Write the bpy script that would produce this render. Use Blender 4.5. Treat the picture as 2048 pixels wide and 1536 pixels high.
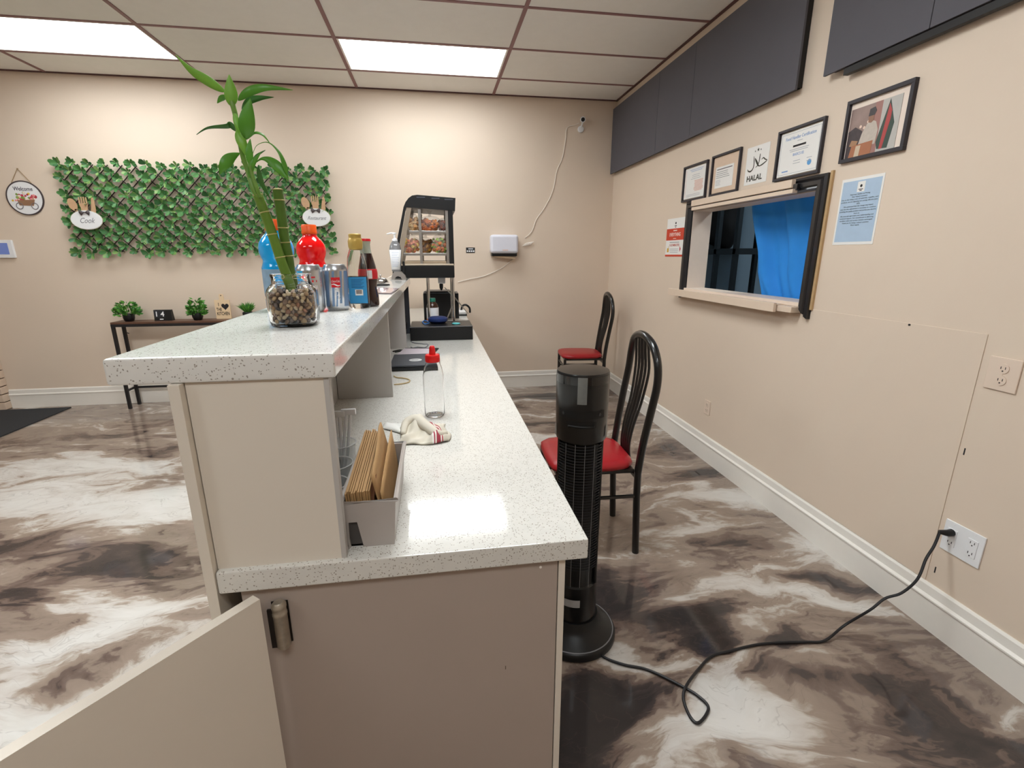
import bpy, bmesh, math, random
from mathutils import Vector, Matrix

for _o in list(bpy.data.objects):
    bpy.data.objects.remove(_o, do_unlink=True)
scene = bpy.context.scene
COL = scene.collection
random.seed(7)

# ------------------------------------------------------------------ camera
F_PX, YAW, PITCH, CAM_H = 964.58, -0.15654, 0.26115, 1.3785
cam_d = bpy.data.cameras.new('camera')
cam_d.sensor_fit = 'HORIZONTAL'
cam_d.sensor_width = 36.0
cam_d.lens = F_PX * 36.0 / 2048.0
cam_d.clip_start = 0.02
cam_d.clip_end = 60
cam = bpy.data.objects.new('camera', cam_d)
COL.objects.link(cam)
cam.location = (0, 0, CAM_H)
cam.rotation_euler = (math.pi / 2 - PITCH, 0, YAW)
scene.camera = cam

# ------------------------------------------------------------------ world and exposure
world = bpy.data.worlds.new('world')
scene.world = world
world.use_nodes = True
world.node_tree.nodes['Background'].inputs[0].default_value = (0.8, 0.85, 0.9, 1)
world.node_tree.nodes['Background'].inputs[1].default_value = 0.3
vs = scene.view_settings
vs.view_transform = 'Standard'
vs.look = 'None'
vs.gamma = 1.0
vs.use_curve_mapping = False
vs.exposure = 0.93
LIGHT_STRENGTH = 6.0         # the two back wall panels, turned down to soften the wall's bright spot
LIGHT_STRENGTH_FRONT = 11.5  # unseen panels over the counter, turned up as fill
LIGHT_STRENGTH_REAR = 6.0    # unseen panels behind the camera, added for more even light

# pixel -> place helpers (the photograph taken as 2048 x 1536)
_fw = Vector((-math.sin(YAW) * math.cos(PITCH), math.cos(YAW) * math.cos(PITCH), -math.sin(PITCH)))
_rt = Vector((math.cos(YAW), math.sin(YAW), 0))
_up = _rt.cross(_fw)
CAM = Vector((0, 0, CAM_H))
def ray(u, v):
    return _rt * ((u - 1024) / F_PX) + _up * ((768 - v) / F_PX) + _fw
def onX(u, v, x):
    d = ray(u, v); return CAM + d * (x / d.x)
def onY(u, v, y):
    d = ray(u, v); return CAM + d * (y / d.y)
def onZ(u, v, z):
    d = ray(u, v); return CAM + d * ((z - CAM_H) / d.z)

# ------------------------------------------------------------------ room measures
W = 1.8137        # right wall
D = 4.9737        # back wall
H = 2.8123        # ceiling
XL = -4.75        # left wall
YF = -3.2         # wall behind
ZL = 0.87         # worktop height
ZB = 1.2335       # bar top height
YE = 0.757        # near end of the counter

# ------------------------------------------------------------------ materials
def srgb(r, g, b):
    def f(c):
        c /= 255.0
        return c / 12.92 if c <= 0.04045 else ((c + 0.055) / 1.055) ** 2.4
    return (f(r), f(g), f(b), 1.0)
MATS = {}
def N(nt, typ, **kw):
    n = nt.nodes.new(typ)
    for k, v in kw.items():
        setattr(n, k, v)
    return n
def mat(name, col, rough=0.5, metal=0.0, var=0.06, vscale=30.0, bump=0.0, bscale=200.0, trans=0.0, ior=1.45,
        coat=0.0, emit=None, estr=0.0, alpha=1.0, sss=0.0, spec=0.5):
    if name in MATS:
        return MATS[name]
    m = bpy.data.materials.new(name)
    m.use_nodes = True
    nt = m.node_tree
    b = nt.nodes['Principled BSDF']
    c = srgb(*col)
    if var > 0:
        tc = N(nt, 'ShaderNodeTexCoord')
        nz = N(nt, 'ShaderNodeTexNoise')
        nz.inputs['Scale'].default_value = vscale
        nz.inputs['Detail'].default_value = 4
        nt.links.new(tc.outputs['Object'], nz.inputs['Vector'])
        mx = N(nt, 'ShaderNodeMix', data_type='RGBA')
        mx.inputs[6].default_value = tuple(max(0, x * (1 - var)) for x in c[:3]) + (1,)
        mx.inputs[7].default_value = tuple(min(1, x * (1 + var)) for x in c[:3]) + (1,)
        nt.links.new(nz.outputs['Fac'], mx.inputs[0])
        nt.links.new(mx.outputs[2], b.inputs['Base Color'])
    else:
        b.inputs['Base Color'].default_value = c
    b.inputs['Roughness'].default_value = rough
    b.inputs['Metallic'].default_value = metal
    b.inputs['IOR'].default_value = ior
    b.inputs['Transmission Weight'].default_value = trans
    b.inputs['Coat Weight'].default_value = coat
    b.inputs['Specular IOR Level'].default_value = spec
    b.inputs['Alpha'].default_value = alpha
    if emit:
        b.inputs['Emission Color'].default_value = srgb(*emit)
        b.inputs['Emission Strength'].default_value = estr
    if bump > 0:
        tc2 = N(nt, 'ShaderNodeTexCoord')
        nb = N(nt, 'ShaderNodeTexNoise')
        nb.inputs['Scale'].default_value = bscale
        nb.inputs['Detail'].default_value = 3
        bp = N(nt, 'ShaderNodeBump')
        bp.inputs['Strength'].default_value = bump
        bp.inputs['Distance'].default_value = 0.002
        nt.links.new(tc2.outputs['Object'], nb.inputs['Vector'])
        nt.links.new(nb.outputs['Fac'], bp.inputs['Height'])
        nt.links.new(bp.outputs['Normal'], b.inputs['Normal'])
    MATS[name] = m
    return m

def quartz_mat(name, base, fleck, size=260.0, thr=0.13):
    m = bpy.data.materials.new(name); m.use_nodes = True
    nt = m.node_tree; b = nt.nodes['Principled BSDF']
    tc = N(nt, 'ShaderNodeTexCoord')
    wn = N(nt, 'ShaderNodeTexNoise'); wn.inputs['Scale'].default_value = 120
    nt.links.new(tc.outputs['Object'], wn.inputs['Vector'])
    add = N(nt, 'ShaderNodeMixRGB', blend_type='ADD'); add.inputs[0].default_value = 0.006
    nt.links.new(tc.outputs['Object'], add.inputs[1]); nt.links.new(wn.outputs['Color'], add.inputs[2])
    vo = N(nt, 'ShaderNodeTexVoronoi'); vo.inputs['Scale'].default_value = size
    nt.links.new(add.outputs[0], vo.inputs['Vector'])
    # a cell becomes a fleck when its random colour is low
    sep = N(nt, 'ShaderNodeSeparateColor'); nt.links.new(vo.outputs['Color'], sep.inputs[0])
    lt = N(nt, 'ShaderNodeMath', operation='LESS_THAN'); lt.inputs[1].default_value = thr
    nt.links.new(sep.outputs[0], lt.inputs[0])
    ds = N(nt, 'ShaderNodeMath', operation='LESS_THAN'); ds.inputs[1].default_value = 0.42
    nt.links.new(vo.outputs['Distance'], ds.inputs[0])
    mul = N(nt, 'ShaderNodeMath', operation='MULTIPLY')
    nt.links.new(lt.outputs[0], mul.inputs[0]); nt.links.new(ds.outputs[0], mul.inputs[1])
    nz = N(nt, 'ShaderNodeTexNoise'); nz.inputs['Scale'].default_value = 45; nz.inputs['Detail'].default_value = 5
    nt.links.new(tc.outputs['Object'], nz.inputs['Vector'])
    c0 = srgb(*base)
    m0 = N(nt, 'ShaderNodeMix', data_type='RGBA')
    m0.inputs[6].default_value = tuple(x * 0.93 for x in c0[:3]) + (1,)
    m0.inputs[7].default_value = tuple(min(1, x * 1.06) for x in c0[:3]) + (1,)
    nt.links.new(nz.outputs['Fac'], m0.inputs[0])
    mf = N(nt, 'ShaderNodeMath', operation='MULTIPLY'); mf.inputs[1].default_value = 0.75
    nt.links.new(mul.outputs[0], mf.inputs[0])
    m1 = N(nt, 'ShaderNodeMix', data_type='RGBA')
    nt.links.new(mf.outputs[0], m1.inputs[0]); nt.links.new(m0.outputs[2], m1.inputs[6])
    m1.inputs[7].default_value = srgb(*fleck)
    nt.links.new(m1.outputs[2], b.inputs['Base Color'])
    b.inputs['Roughness'].default_value = 0.09
    b.inputs['Specular IOR Level'].default_value = 0.55
    MATS[name] = m
    return m

def floor_mat():
    m = bpy.data.materials.new('marbled_epoxy'); m.use_nodes = True
    nt = m.node_tree; b = nt.nodes['Principled BSDF']
    L = nt.links.new
    tc = N(nt, 'ShaderNodeTexCoord')
    n1 = N(nt, 'ShaderNodeTexNoise'); n1.inputs['Scale'].default_value = 1.9; n1.inputs['Detail'].default_value = 5; n1.inputs['Roughness'].default_value = 0.5; n1.inputs['Distortion'].default_value = 0.6
    mp = N(nt, 'ShaderNodeMapping'); mp.inputs['Scale'].default_value = (0.75, 1.3, 1); mp.inputs['Rotation'].default_value = (0, 0, 0.5)
    L(tc.outputs['Object'], mp.inputs[0]); L(mp.outputs[0], n1.inputs['Vector'])
    s1 = N(nt, 'ShaderNodeVectorMath', operation='SUBTRACT'); s1.inputs[1].default_value = (0.5, 0.5, 0.5)
    L(n1.outputs['Color'], s1.inputs[0])
    s2 = N(nt, 'ShaderNodeVectorMath', operation='SCALE'); s2.inputs['Scale'].default_value = 0.6
    L(s1.outputs[0], s2.inputs[0])
    co = N(nt, 'ShaderNodeVectorMath', operation='ADD')
    L(tc.outputs['Object'], co.inputs[0]); L(s2.outputs[0], co.inputs[1])
    n2 = N(nt, 'ShaderNodeTexNoise'); n2.inputs['Scale'].default_value = 1.9; n2.inputs['Detail'].default_value = 6; n2.inputs['Roughness'].default_value = 0.55; n2.inputs['Distortion'].default_value = 1.5
    mp2 = N(nt, 'ShaderNodeMapping'); mp2.inputs['Scale'].default_value = (0.65, 1.9, 1); mp2.inputs['Rotation'].default_value = (0, 0, 0.45)
    L(co.outputs[0], mp2.inputs[0]); L(mp2.outputs[0], n2.inputs['Vector'])
    acc = N(nt, 'ShaderNodeMath', operation='MULTIPLY_ADD'); acc.inputs[1].default_value = 1.0; acc.inputs[2].default_value = -0.05
    L(n2.outputs['Fac'], acc.inputs[0])
    n4 = N(nt, 'ShaderNodeTexNoise'); n4.inputs['Scale'].default_value = 5.5; n4.inputs['Detail'].default_value = 6; n4.inputs['Roughness'].default_value = 0.6; n4.inputs['Distortion'].default_value = 1.8
    L(mp2.outputs[0], n4.inputs['Vector'])
    ac2 = N(nt, 'ShaderNodeMath', operation='MULTIPLY_ADD'); ac2.inputs[1].default_value = 0.42
    L(n4.outputs['Fac'], ac2.inputs[0])
    ac3 = N(nt, 'ShaderNodeMath', operation='SUBTRACT'); ac3.inputs[1].default_value = 0.21
    L(acc.outputs[0], ac3.inputs[0]); L(ac3.outputs[0], ac2.inputs[2])
    cur = ac2.outputs[0]
    # poured patches: (u, v, half-length, half-width, angle, weight): weight < 0 dark, > 0 white
    P = [(60, 1080, .40, .12, .1, -.38), (260, 1105, .40, .09, -.2, -.42), (360, 1150, .25, .14, -.3, -.4), (105, 1170, .12, .22, .2, -.35),
         (95, 1260, .16, .10, .6, -.35), (185, 1345, .16, .08, .3, -.3), (200, 870, .7, .12, .1, -.3), (330, 905, .5, .14, 0, -.3),
         (1110, 795, .5, .12, 0, -.3), (1070, 850, .5, .08, 0, -.3), (1390, 955, .32, .16, -.2, -.42), (1330, 900, .3, .1, 0, -.2),
         (1180, 1150, .3, .1, .2, -.4), (1260, 1180, .25, .1, .2, -.42), (1330, 1235, .22, .1, -.2, -.45), (1430, 1235, .2, .08, .2, -.4),
         (1200, 1420, .28, .16, .6, -.55), (1250, 1380, .16, .12, .2, -.4), (1480, 1085, .2, .07, -.3, -.38), (1690, 1165, .22, .06, -.4, -.42),
         (1560, 1290, .22, .05, -.5, -.4), (1640, 1370, .26, .07, -.7, -.32), (1850, 1400, .3, .1, -.7, -.4), (1930, 1280, .3, .16, -.5, -.25), (1900, 1500, .2, .1, -.6, -.25),
         (1480, 1060, .15, .06, 0, -.2),
         (160, 940, .7, .3, .1, .3), (300, 1020, .5, .22, .1, .32), (60, 1000, .5, .2, 0, .28), (270, 1210, .34, .2, .2, .4), (150, 1420, .35, .22, .2, .35), (30, 1330, .2, .2, 0, .3),
         (350, 860, .5, .1, 0, .2), (1500, 990, .4, .16, -.3, .33), (1440, 1050, .25, .1, 0, .28), (1620, 1100, .35, .1, -.4, .33), (1600, 1190, .3, .08, -.3, .22), (1235, 1285, .2, .07, -.3, .36),
         (1500, 1400, .22, .12, -.3, .34), (1430, 1470, .25, .12, -.3, .3), (1660, 1330, .3, .06, -.6, .2), (1420, 1340, .2, .06, .4, .28), (1060, 880, .5, .1, 0, .2), (1750, 1230, .25, .06, -.6, .22)]
    for (u, v, a, w, ang, wt) in P:
        p = onZ(u, v, 0)
        mq = N(nt, 'ShaderNodeMapping', vector_type='TEXTURE')
        mq.inputs['Location'].default_value = (p.x, p.y, 0)
        mq.inputs['Rotation'].default_value = (0, 0, ang)
        mq.inputs['Scale'].default_value = (a * 1.35, w * 1.35, 8)
        L(co.outputs[0], mq.inputs[0])
        g = N(nt, 'ShaderNodeTexGradient', gradient_type='SPHERICAL')
        L(mq.outputs[0], g.inputs[0])
        ma = N(nt, 'ShaderNodeMath', operation='MULTIPLY_ADD'); ma.inputs[1].default_value = wt * (1.05 if wt < 0 else 1.25)
        L(g.outputs['Fac'], ma.inputs[0]); L(cur, ma.inputs[2])
        cur = ma.outputs[0]
    r = N(nt, 'ShaderNodeValToRGB')
    L(cur, r.inputs[0])
    els = r.color_ramp.elements
    stops = [(0.05, (56, 51, 50)), (0.21, (72, 63, 60)), (0.245, (98, 83, 76)), (0.33, (116, 100, 91)), (0.365, (138, 122, 110)), (0.50, (150, 134, 121)), (0.545, (172, 160, 148)), (0.60, (192, 184, 176)), (0.74, (206, 202, 196)), (0.95, (214, 211, 206))]
    els[0].position, els[0].color = stops[0][0], srgb(*stops[0][1])
    els[1].position, els[1].color = stops[-1][0], srgb(*stops[-1][1])
    for p_, c_ in stops[1:-1]:
        e = els.new(p_); e.color = srgb(*c_)
    # fine feathered veins
    n3 = N(nt, 'ShaderNodeTexNoise'); n3.inputs['Scale'].default_value = 2.4; n3.inputs['Detail'].default_value = 3; n3.inputs['Distortion'].default_value = 3.0
    L(mp2.outputs[0], n3.inputs['Vector'])
    r3 = N(nt, 'ShaderNodeValToRGB')
    r3.color_ramp.elements[0].position = 0.488; r3.color_ramp.elements[0].color = (0, 0, 0, 1)
    r3.color_ramp.elements[1].position = 0.515; r3.color_ramp.elements[1].color = (0, 0, 0, 1)
    e = r3.color_ramp.elements.new(0.5); e.color = (0.22, 0.22, 0.22, 1)
    L(n3.outputs['Fac'], r3.inputs[0])
    mx = N(nt, 'ShaderNodeMix', data_type='RGBA')
    L(r3.outputs['Color'], mx.inputs[0]); L(r.outputs['Color'], mx.inputs[6]); mx.inputs[7].default_value = srgb(92, 76, 70)
    L(mx.outputs[2], b.inputs['Base Color'])
    b.inputs['Roughness'].default_value = 0.07
    b.inputs['Specular IOR Level'].default_value = 0.5
    MATS['floor'] = m
    return m

WALL = mat('peach_wall_paint', (224, 206, 187), 0.55, var=0.03, vscale=2.5, bump=0.08, bscale=90)
WHITE = mat('white_trim_paint', (236, 231, 223), 0.35, var=0.02)
GREIGE = mat('greige_cabinet_paint', (224, 214, 200), 0.5, var=0.03, vscale=6)
DIVID = mat('grey_cabinet_board', (186, 181, 176), 0.55, var=0.03, vscale=6)
QTOP = quartz_mat('speckled_quartz', (220, 217, 210), (128, 114, 98), 360.0, 0.2)
QBAR = quartz_mat('speckled_quartz_bar', (226, 224, 219), (126, 114, 100), 340, 0.17)
BLACKM = mat('black_metal', (9, 9, 10), 0.3, 0.0, coat=0.5)
BLACKP = mat('black_plastic', (16, 17, 19), 0.38)
BLACKF = mat('black_wood', (26, 24, 25), 0.5, var=0.15)
CHROME = mat('chrome', (205, 205, 205), 0.12, 1.0, var=0.0)
STEEL = mat('brushed_steel', (176, 174, 170), 0.32, 1.0)
PAPER = mat('white_paper', (238, 236, 232), 0.6, var=0.02)
INK = mat('black_ink', (30, 28, 30), 0.6)
GREYINK = mat('grey_ink', (120, 120, 124), 0.6)
CREAM = mat('cream_plastic', (226, 205, 184), 0.4, var=0.02)
WPLAS = mat('white_plastic', (235, 235, 236), 0.3, var=0.02)
REDV = mat('red_vinyl', (160, 30, 36), 0.32, bump=0.1, bscale=150)
GLASS = mat('clear_glass', (250, 252, 250), 0.02, var=0.0, trans=1.0, ior=1.45)
THINP = mat('clear_plastic', (245, 246, 246), 0.06, var=0.0, trans=1.0, ior=1.12)
RED = mat('red_plastic', (222, 28, 28), 0.3)

# ------------------------------------------------------------------ mesh kit
class MB:
    def __init__(s):
        s.v, s.f, s.m, s.wn = [], [], [], False
    def add(s, vs_, fs, mi=0):
        o = len(s.v)
        s.v += [Vector(p) for p in vs_]
        s.f += [tuple(i + o for i in f) for f in fs]
        s.m += [mi] * len(fs)
        return s
    def box(s, lo, hi, bev=0.0, mi=0, rot=None, seg=2, piv=None):
        lo = Vector(lo); hi = Vector(hi)
        bm = bmesh.new()
        bmesh.ops.create_cube(bm, size=1.0)
        c = (lo + hi) / 2; d = hi - lo
        for v in bm.verts:
            v.co = Vector((v.co.x * d.x, v.co.y * d.y, v.co.z * d.z))
        if bev > 0:
            s.wn = True
            bmesh.ops.bevel(bm, geom=list(bm.edges), offset=min(bev, min(abs(d.x), abs(d.y), abs(d.z)) * 0.45), segments=seg, affect='EDGES', profile=0.5)
        R = rot if rot is not None else Matrix.Identity(3)
        pv = Vector(piv) if piv is not None else c
        bm.verts.index_update()
        vs_ = [pv + R @ (v.co + c - pv) for v in bm.verts]
        fs = [tuple(v.index for v in f.verts) for f in bm.faces]
        bm.free()
        return s.add(vs_, fs, mi)
    def lathe(s, prof, c=(0, 0, 0), n=24, axis=None, mi=0, close=False, sq=None):
        c = Vector(c)
        if axis is None:
            ex, ey, ez = Vector((1, 0, 0)), Vector((0, 1, 0)), Vector((0, 0, 1))
        else:
            ez = Vector(axis).normalized()
            t = Vector((0, 0, 1)) if abs(ez.z) < 0.9 else Vector((1, 0, 0))
            ex = t.cross(ez).normalized(); ey = ez.cross(ex)
        vs_, fs = [], []
        for (r, z) in prof:
            for i in range(n):
                a = 2 * math.pi * i / n
                ca, sa = math.cos(a), math.sin(a)
                k = 1.0
                if sq:
                    k = (abs(ca) ** sq + abs(sa) ** sq) ** (-1.0 / sq)
                vs_.append(c + ex * (r * k * ca) + ey * (r * k * sa) + ez * z)
        m = len(prof)
        for j in range(m - 1 if not close else m):
            j2 = (j + 1) % m
            for i in range(n):
                i2 = (i + 1) % n
                fs.append((j * n + i, j * n + i2, j2 * n + i2, j2 * n + i))
        if not close:
            if prof[0][0] > 1e-6: fs.append(tuple(reversed(range(n))))
            if prof[-1][0] > 1e-6: fs.append(tuple((m - 1) * n + i for i in range(n)))
        return s.add(vs_, fs, mi)
    def tube(s, pts, r, n=8, mi=0, closed=False, flat=1.0, caps=True):
        pts = [Vector(p) for p in pts]
        m = len(pts)
        rs = r if isinstance(r, (list, tuple)) else [r] * m
        vs_, fs = [], []
        prev = None
        for i in range(m):
            a = pts[(i - 1) % m] if (closed or i > 0) else pts[0]
            b = pts[(i + 1) % m] if (closed or i < m - 1) else pts[-1]
            t = (b - a)
            t = t.normalized() if t.length > 1e-9 else Vector((0, 0, 1))
            if prev is None:
                q = Vector((0, 0, 1)) if abs(t.z) < 0.9 else Vector((1, 0, 0))
                nx = q.cross(t).normalized()
            else:
                nx = (prev - t * prev.dot(t))
                nx = nx.normalized() if nx.length > 1e-6 else prev
            prev = nx
            ny = t.cross(nx)
            for k in range(n):
                an = 2 * math.pi * k / n
                vs_.append(pts[i] + nx * (rs[i] * math.cos(an)) + ny * (rs[i] * flat * math.sin(an)))
        for i in range(m if closed else m - 1):
            j = (i + 1) % m
            for k in range(n):
                k2 = (k + 1) % n
                fs.append((i * n + k, i * n + k2, j * n + k2, j * n + k))
        if caps and not closed:
            fs.append(tuple(reversed(range(n)))); fs.append(tuple((m - 1) * n + k for k in range(n)))
        return s.add(vs_, fs, mi)
    def prism(s, poly, o, ex, ey, depth, mi=0):
        """poly 2D (counter-clockwise seen against the normal ex x ey), extruded by depth along the normal"""
        o, ex, ey = Vector(o), Vector(ex), Vector(ey)
        nz = ex.cross(ey).normalized()
        n = len(poly)
        a = [o + ex * p[0] + ey * p[1] for p in poly]
        vs_ = a + [p + nz * depth for p in a]
        fs = [tuple(reversed(range(n))), tuple(range(n, 2 * n))]
        for i in range(n):
            j = (i + 1) % n
            fs.append((i, j, n + j, n + i))
        return s.add(vs_, fs, mi)
    def grid(s, fn, nu, nv, mi=0, thick=0.0):
        vs_ = [Vector(fn(i / nu, j / nv)) for j in range(nv + 1) for i in range(nu + 1)]
        fs = [(j * (nu + 1) + i, j * (nu + 1) + i + 1, (j + 1) * (nu + 1) + i + 1, (j + 1) * (nu + 1) + i) for j in range(nv) for i in range(nu)]
        return s.add(vs_, fs, mi)

def mesh_from(name, mb, mats, org=Vector((0, 0, 0)), smooth=True, angle=0.7):
    me = bpy.data.meshes.new(name)
    me.from_pydata([tuple(v - org) for v in mb.v], [], mb.f)
    mats = mats if isinstance(mats, (list, tuple)) else [mats]
    for m in mats:
        me.materials.append(m)
    if len(mats) > 1:
        me.polygons.foreach_set('material_index', mb.m)
    if len(mb.f) < 6000 and not any(len(f) > 60 for f in mb.f):
        bm = bmesh.new(); bm.from_mesh(me)
        bmesh.ops.recalc_face_normals(bm, faces=list(bm.faces))
        bm.to_mesh(me); bm.free()
    if smooth:
        me.shade_smooth()
        me.set_sharp_from_angle(angle=angle)
    me.update()
    return me
def wnormal(o, mb):
    if mb.wn:
        md = o.modifiers.new('weighted', 'WEIGHTED_NORMAL'); md.keep_sharp = True; md.weight = 100
def root_loc(o):
    p = Vector((0, 0, 0))
    while o is not None:
        p += Vector(o.location); o = o.parent
    return p
def part(name, mb, mats, parent, label=None, smooth=True, angle=0.7, solid=0.0, kind=None):
    org = root_loc(parent)
    o = bpy.data.objects.new(name, mesh_from(name, mb, mats, org, smooth, angle))
    COL.objects.link(o)
    o.parent = parent
    if smooth: wnormal(o, mb)
    if label: o['label'] = label
    if kind: o['kind'] = kind
    if solid:
        md = o.modifiers.new('solid', 'SOLIDIFY'); md.thickness = solid; md.offset = 0
    return o
def tag(o, label, cat, group=None, kind=None):
    if label: o['label'] = label
    if cat: o['category'] = cat
    if group: o['group'] = group
    if kind: o['kind'] = kind
    return o
def thing(name, label, cat, loc=(0, 0, 0), group=None):
    o = bpy.data.objects.new(name, None)
    o.empty_display_size = 0.05
    o.location = loc
    COL.objects.link(o)
    return tag(o, label, cat, group)
def solo(name, mb, mats, label, cat, loc=None, group=None, kind=None, smooth=True, angle=0.7, solid=0.0):
    if loc is None:
        n = len(mb.v)
        loc = Vector((sum(v.x for v in mb.v) / n, sum(v.y for v in mb.v) / n, min(v.z for v in mb.v)))
    loc = Vector(loc)
    o = bpy.data.objects.new(name, mesh_from(name, mb, mats, loc, smooth, angle))
    o.location = loc
    COL.objects.link(o)
    if smooth: wnormal(o, mb)
    if solid:
        md = o.modifiers.new('solid', 'SOLIDIFY'); md.thickness = solid; md.offset = 0
    return tag(o, label, cat, group, kind)
def struct(name, mb, mats, parent=None, label=None, smooth=False):
    if parent is not None:
        return part(name, mb, mats, parent, smooth=smooth)
    o = solo(name, mb, mats, label, None, loc=(0, 0, 0), kind='structure', smooth=smooth)
    return o
def copy_tree(o, parent=None):
    c = o.copy(); COL.objects.link(c); c.parent = parent
    for ch in list(o.children):
        copy_tree(ch, c)
    return c

def text_mb(body, size, o, ex, ey, align='CENTER', shear=0.0, width=None, depth=0.0006, bold=0.0, spacing=1.0):
    """lettering as a thin solid; o = point on the surface, ex = reading direction, ey = up"""
    cu = bpy.data.curves.new('lettering', 'FONT')
    cu.body = body; cu.size = size; cu.align_x = align; cu.align_y = 'CENTER'
    cu.shear = shear; cu.extrude = depth / 2; cu.offset = bold; cu.resolution_u = 3; cu.space_character = spacing
    ob = bpy.data.objects.new('lettering', cu)
    COL.objects.link(ob)
    dg = bpy.context.evaluated_depsgraph_get()
    me = bpy.data.meshes.new_from_object(ob.evaluated_get(dg))
    o, ex, ey = Vector(o), Vector(ex).normalized(), Vector(ey).normalized()
    nz = ex.cross(ey)
    xs = [v.co.x for v in me.vertices] or [0]
    k = 1.0
    if width and (max(xs) - min(xs)) > 1e-6:
        k = width / (max(xs) - min(xs))
    mb = MB()
    mb.add([o + ex * (v.co.x * k) + ey * v.co.y + nz * (v.co.z + depth / 2) for v in me.vertices], [tuple(p.vertices) for p in me.polygons])
    bpy.data.objects.remove(ob, do_unlink=True)
    bpy.data.curves.remove(cu)
    bpy.data.meshes.remove(me)
    return mb
def merge(*mbs):
    r = MB()
    for m in mbs:
        r.add(m.v, m.f)
    return r
def smooth_path(pts, k=6):
    pts = [Vector(p) for p in pts]
    out = []
    for i in range(len(pts) - 1):
        p0 = pts[max(i - 1, 0)]; p1 = pts[i]; p2 = pts[i + 1]; p3 = pts[min(i + 2, len(pts) - 1)]
        for j in range(k):
            t = j / k
            out.append(0.5 * ((2 * p1) + (p2 - p0) * t + (2 * p0 - 5 * p1 + 4 * p2 - p3) * t * t + (3 * p1 - p0 - 3 * p2 + p3) * t ** 3))
    out.append(pts[-1])
    return out
def lerp(a, b, t):
    return a + (b - a) * t

# ================================================================== SETTING
floor_o = struct('floor', MB().box((XL - .1, YF - .1, -.06), (W + 2.3, D + .1, 0)), floor_mat(), label='glossy marbled epoxy floor in white, taupe and dark brown')
struct('wall_back', MB().box((XL - .1, D, 0), (W + 2.3, D + .12, H + .1)), WALL, label='peach painted wall behind the hedge panel')
struct('wall_left', MB().box((XL - .12, YF - .1, 0), (XL, D, H + .1)), WALL, label='peach painted wall on the entrance side')
struct('wall_front', MB().box((XL, YF - .12, 0), (W + .13, YF, H + .1)), WALL, label='peach painted wall facing the hedge wall')
# right wall with the pass-through opening
OY0, OY1, OZ0, OZ1 = 2.178, 3.328, 1.147, 1.678
WT = 0.126
wr = MB()
wr.box((W, YF, 0), (W + WT, OY0, H + .1)).box((W, OY1, 0), (W + WT, D, H + .1))
wr.box((W, OY0, 0), (W + WT, OY1, OZ0)).box((W, OY0, OZ1), (W + WT, OY1, H + .1))
wall_right = struct('wall_right', wr, WALL, label='peach painted wall with the pass-through window')

# ceiling: lay-in tiles, tees, fluorescent panels
TILE = mat('ceiling_tile', (242, 240, 235), 0.9, var=0.03, vscale=14, bump=0.3, bscale=260)
TEE = mat('maroon_tee', (138, 98, 98), 0.5)
ceil_o = struct('ceiling', MB().box((XL - .1, YF - .1, H + .1), (W + 2.3, D + .1, H + .16)), TILE, label='suspended ceiling of off-white tiles in a maroon grid')
S4, S2 = 1.2192, 0.6096
cols = [XL] + [x for x in [-0.6097 + S4 * k for k in range(-4, 2)] if x > XL + .05] + [W]
rows = [D] + [4.540 - S2 * i for i in range(0, 13) if 4.540 - S2 * i > YF + .05] + [YF]
LIGHT_CELLS = []
for i in range(len(cols) - 1):
    for j in range(len(rows) - 1):
        x0, x1, y0, y1 = cols[i], cols[i + 1], rows[j + 1], rows[j]
        is_l = (abs(x0 + 0.6097) < .02 or abs(x0 + 3.048) < .02) and (j in (1, 5, 9))
        if is_l:
            LIGHT_CELLS.append((x0, x1, y0, y1)); continue
        mb = MB().box((x0 + .008, y0 + .008, H + .003), (x1 - .008, y1 - .008, H + .018))
        part('ceiling_tile', mb, TILE, ceil_o, smooth=False)
for x in cols[1:-1]:
    part('ceiling_tee', MB().box((x - .0125, YF, H - .002), (x + .0125, D, H + .003)), TEE, ceil_o, smooth=False)
for y in rows[1:-1]:
    part('ceiling_tee', MB().box((XL, y - .0115, H - .001), (W, y + .0115, H + .003)), TEE, ceil_o, smooth=False)
part('edge_trim', MB().box((XL, D - .02, H - .004), (W, D, H + .003)), mat('maroon_dark', (92, 60, 60), 0.5), ceil_o, smooth=False)
part('edge_trim', MB().box((W - .02, YF, H - .004), (W, D, H + .003)), MATS['maroon_dark'], ceil_o, smooth=False)

LMAT = bpy.data.materials.new('lit_diffuser'); LMAT.use_nodes = True
_nt = LMAT.node_tree; _nt.nodes.clear()
_em = N(_nt, 'ShaderNodeEmission'); _em.inputs[0].default_value = (0.93, 0.98, 1.0, 1); _em.inputs[1].default_value = LIGHT_STRENGTH
_ou = N(_nt, 'ShaderNodeOutputMaterial'); _nt.links.new(_em.outputs[0], _ou.inputs[0])
LMAT2 = LMAT.copy(); LMAT2.name = 'lit_diffuser_bright'
[n for n in LMAT2.node_tree.nodes if n.type == 'EMISSION'][0].inputs[1].default_value = LIGHT_STRENGTH_FRONT
LMAT3 = LMAT.copy(); LMAT3.name = 'lit_diffuser_rear_fill'
[n for n in LMAT3.node_tree.nodes if n.type == 'EMISSION'][0].inputs[1].default_value = LIGHT_STRENGTH_REAR
LLAB = {(-0.61, 3.93): 'lit fluorescent ceiling panel above the food warmer by the back wall', (-3.05, 3.93): 'lit fluorescent ceiling panel over the green hedge panel side'}
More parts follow.
